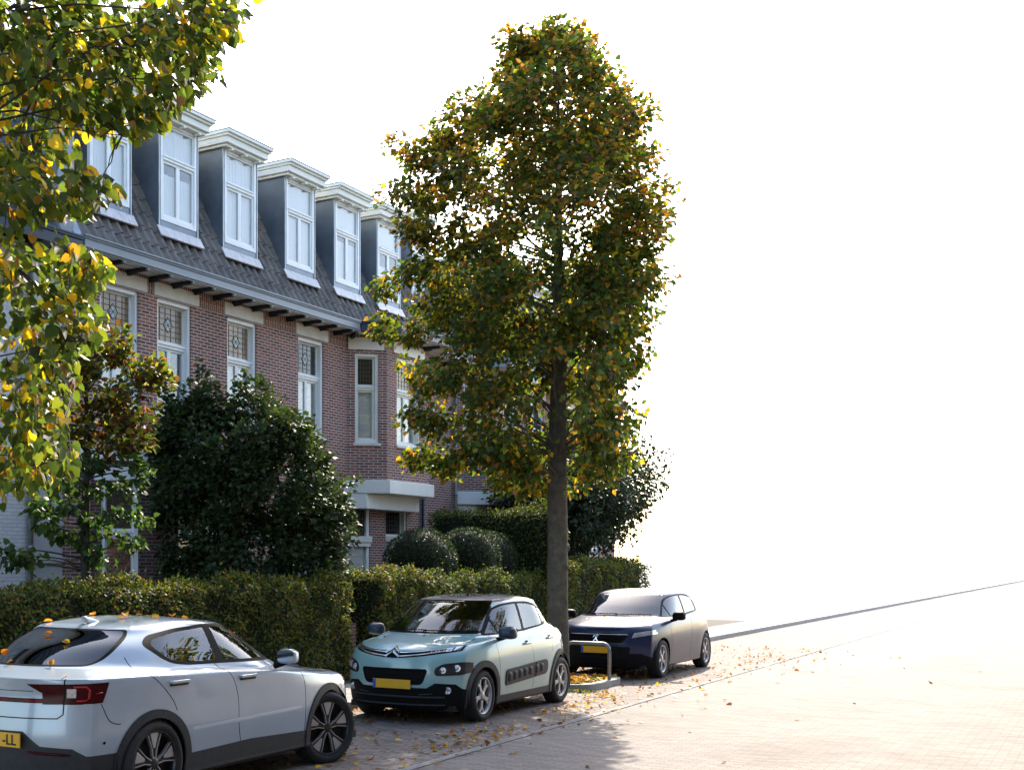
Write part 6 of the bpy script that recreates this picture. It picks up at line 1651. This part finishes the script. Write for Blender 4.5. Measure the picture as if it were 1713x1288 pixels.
litter('fallen_leaves', 'small drifts of leaves along the edge of the parking bays', gpatch, 200, .06, FALL, [1, .8, 2, 2, .2])
def groad(n): return np.stack([rng.uniform(6, 30, n), 5.6 - rng.exponential(.8, n), .01 + rng.random(n) * .01], 1)
litter('fallen_leaves', 'few single leaves lying out on the brick road', groad, 90, .065, FALL, [1, .8, 2, 2, .2])
# tufts of grass and weeds at the bed edge
P = np.stack([rng.uniform(18.25, 19.95, 900), np.where(rng.random(900) < .5, 6.97 + rng.random(900) * .15, rng.uniform(6.95, 8.5, 900)), np.full(900, .08)], 1)[:900]; tip = rng.normal(0, .35, (900, 3)); tip[:, 2] = 1
tag(leaf_mesh('grass', P, tip, rng.normal(size=(900, 3)), rng.uniform(.02, .06, 900), palette(900, [(.08, .13, .03), (.12, .15, .04)], [1, 1]), 'leaf', None, 'oval'), 'sparse grass growing between the leaves in the tree bed', 'grass', kind='stuff')
P = np.stack([18.12 + rng.normal(0, .05, 160), 6.9 + rng.normal(0, .14, 160), np.full(160, .01)], 1); tip = rng.normal(0, .45, (160, 3)); tip[:, 2] = 1
tag(leaf_mesh('weeds', P, tip, rng.normal(size=(160, 3)), rng.uniform(.03, .06, 160), palette(160, [(.06, .09, .03), (.14, .12, .05)], [1, .6]), 'leaf', None, 'oval'), 'green weeds at the kerb corner behind the green car', 'weeds', kind='stuff')

# ---- single leaves lying on the cars
def single(nm_cols, size, tpl='heart'):
    o = leaf_mesh('fallen_leaf', np.array([[0, -.5 * size, 0]]), np.array([[0, 1., .05]]), np.array([[0, 0, 1.]]), [size], np.array([nm_cols]), 'leaf', None, tpl)
    me = o.data; 
    for v in me.vertices: v.co.z += size * .22 * (abs(v.co.x) / size) * 1.4 + .12 * size * math.sin(v.co.y / size * 3)
    bpy.data.objects.remove(o); return me
LM = [single(c, s) for c, s in (((.42, .15, .02), .072), ((.38, .24, .02), .062), ((.26, .09, .03), .068), ((.45, .20, .03), .06), ((.16, .08, .04), .055))]
def drop(car, bv, x, y, k, label, group, rzx=None, side=False):
    if side: p, n_ = hit(bv, (x, -2.0, y), (0, 1, 0))
    else: p, n_ = hit(bv, (x, y, 3), (0, 0, -1))
    if p is None: return
    M_ = Matrix.Translation(car.location) @ Matrix.Rotation(car.rotation_euler.z, 4, 'Z')
    o = bpy.data.objects.new('fallen_leaf', LM[k % 5]); COL.objects.link(o)
    q = (n_ + Vector((random.uniform(-.25, .25), random.uniform(-.25, .25), 0))).to_track_quat('Z', 'X').to_matrix().to_4x4()
    o.matrix_world = M_ @ Matrix.Translation(p + n_ * .012) @ q @ Matrix.Rotation(random.uniform(0, 6.28), 4, 'Z')
    tag(o, label, 'leaf', group)
for k, (x, y) in enumerate(((-2.45, .48), (-2.35, .1), (-2.12, .30), (-1.95, .42), (-1.85, -.05), (-1.75, .20), (-1.55, .38), (-1.42, .25), (-1.30, -.12), (-1.22, .33), (-1.60, -.22), (-2.02, -.38), (-1.92, -.30), (-2.18, -.12), (-1.05, .1), (-.98, -.42))):
    drop(silver, sbv, x, y, k, 'curled autumn leaf lying on the roof of the silver car', 'leaves on the silver car roof')
for k, (x, y) in enumerate(((-2.78, .16), (-2.92, -.18), (-3.02, .42), (-3.20, -.30), (-3.26, .10))):
    drop(silver, sbv, x, y, k, 'autumn leaf stuck on the sloping rear window of the silver car', 'leaves on the silver car rear window')
for k, (x, y) in enumerate(((-3.60, .32), (-3.55, .05), (-3.63, .50))):
    drop(silver, sbv, x, y, k + 1, 'autumn leaf resting on the boot lid edge of the silver car', 'leaves on the silver car boot')
for k, (x, y) in enumerate(((.30, -.35), (.12, -.1), (.18, .42))):
    drop(blue, bbv, x, y, k, 'autumn leaf lying on the bonnet of the dark blue car', 'leaves on the dark car bonnet')
drop(mint, mbv, .12, .18, 4, 'dry brown leaf lying by the windscreen of the green car', None)
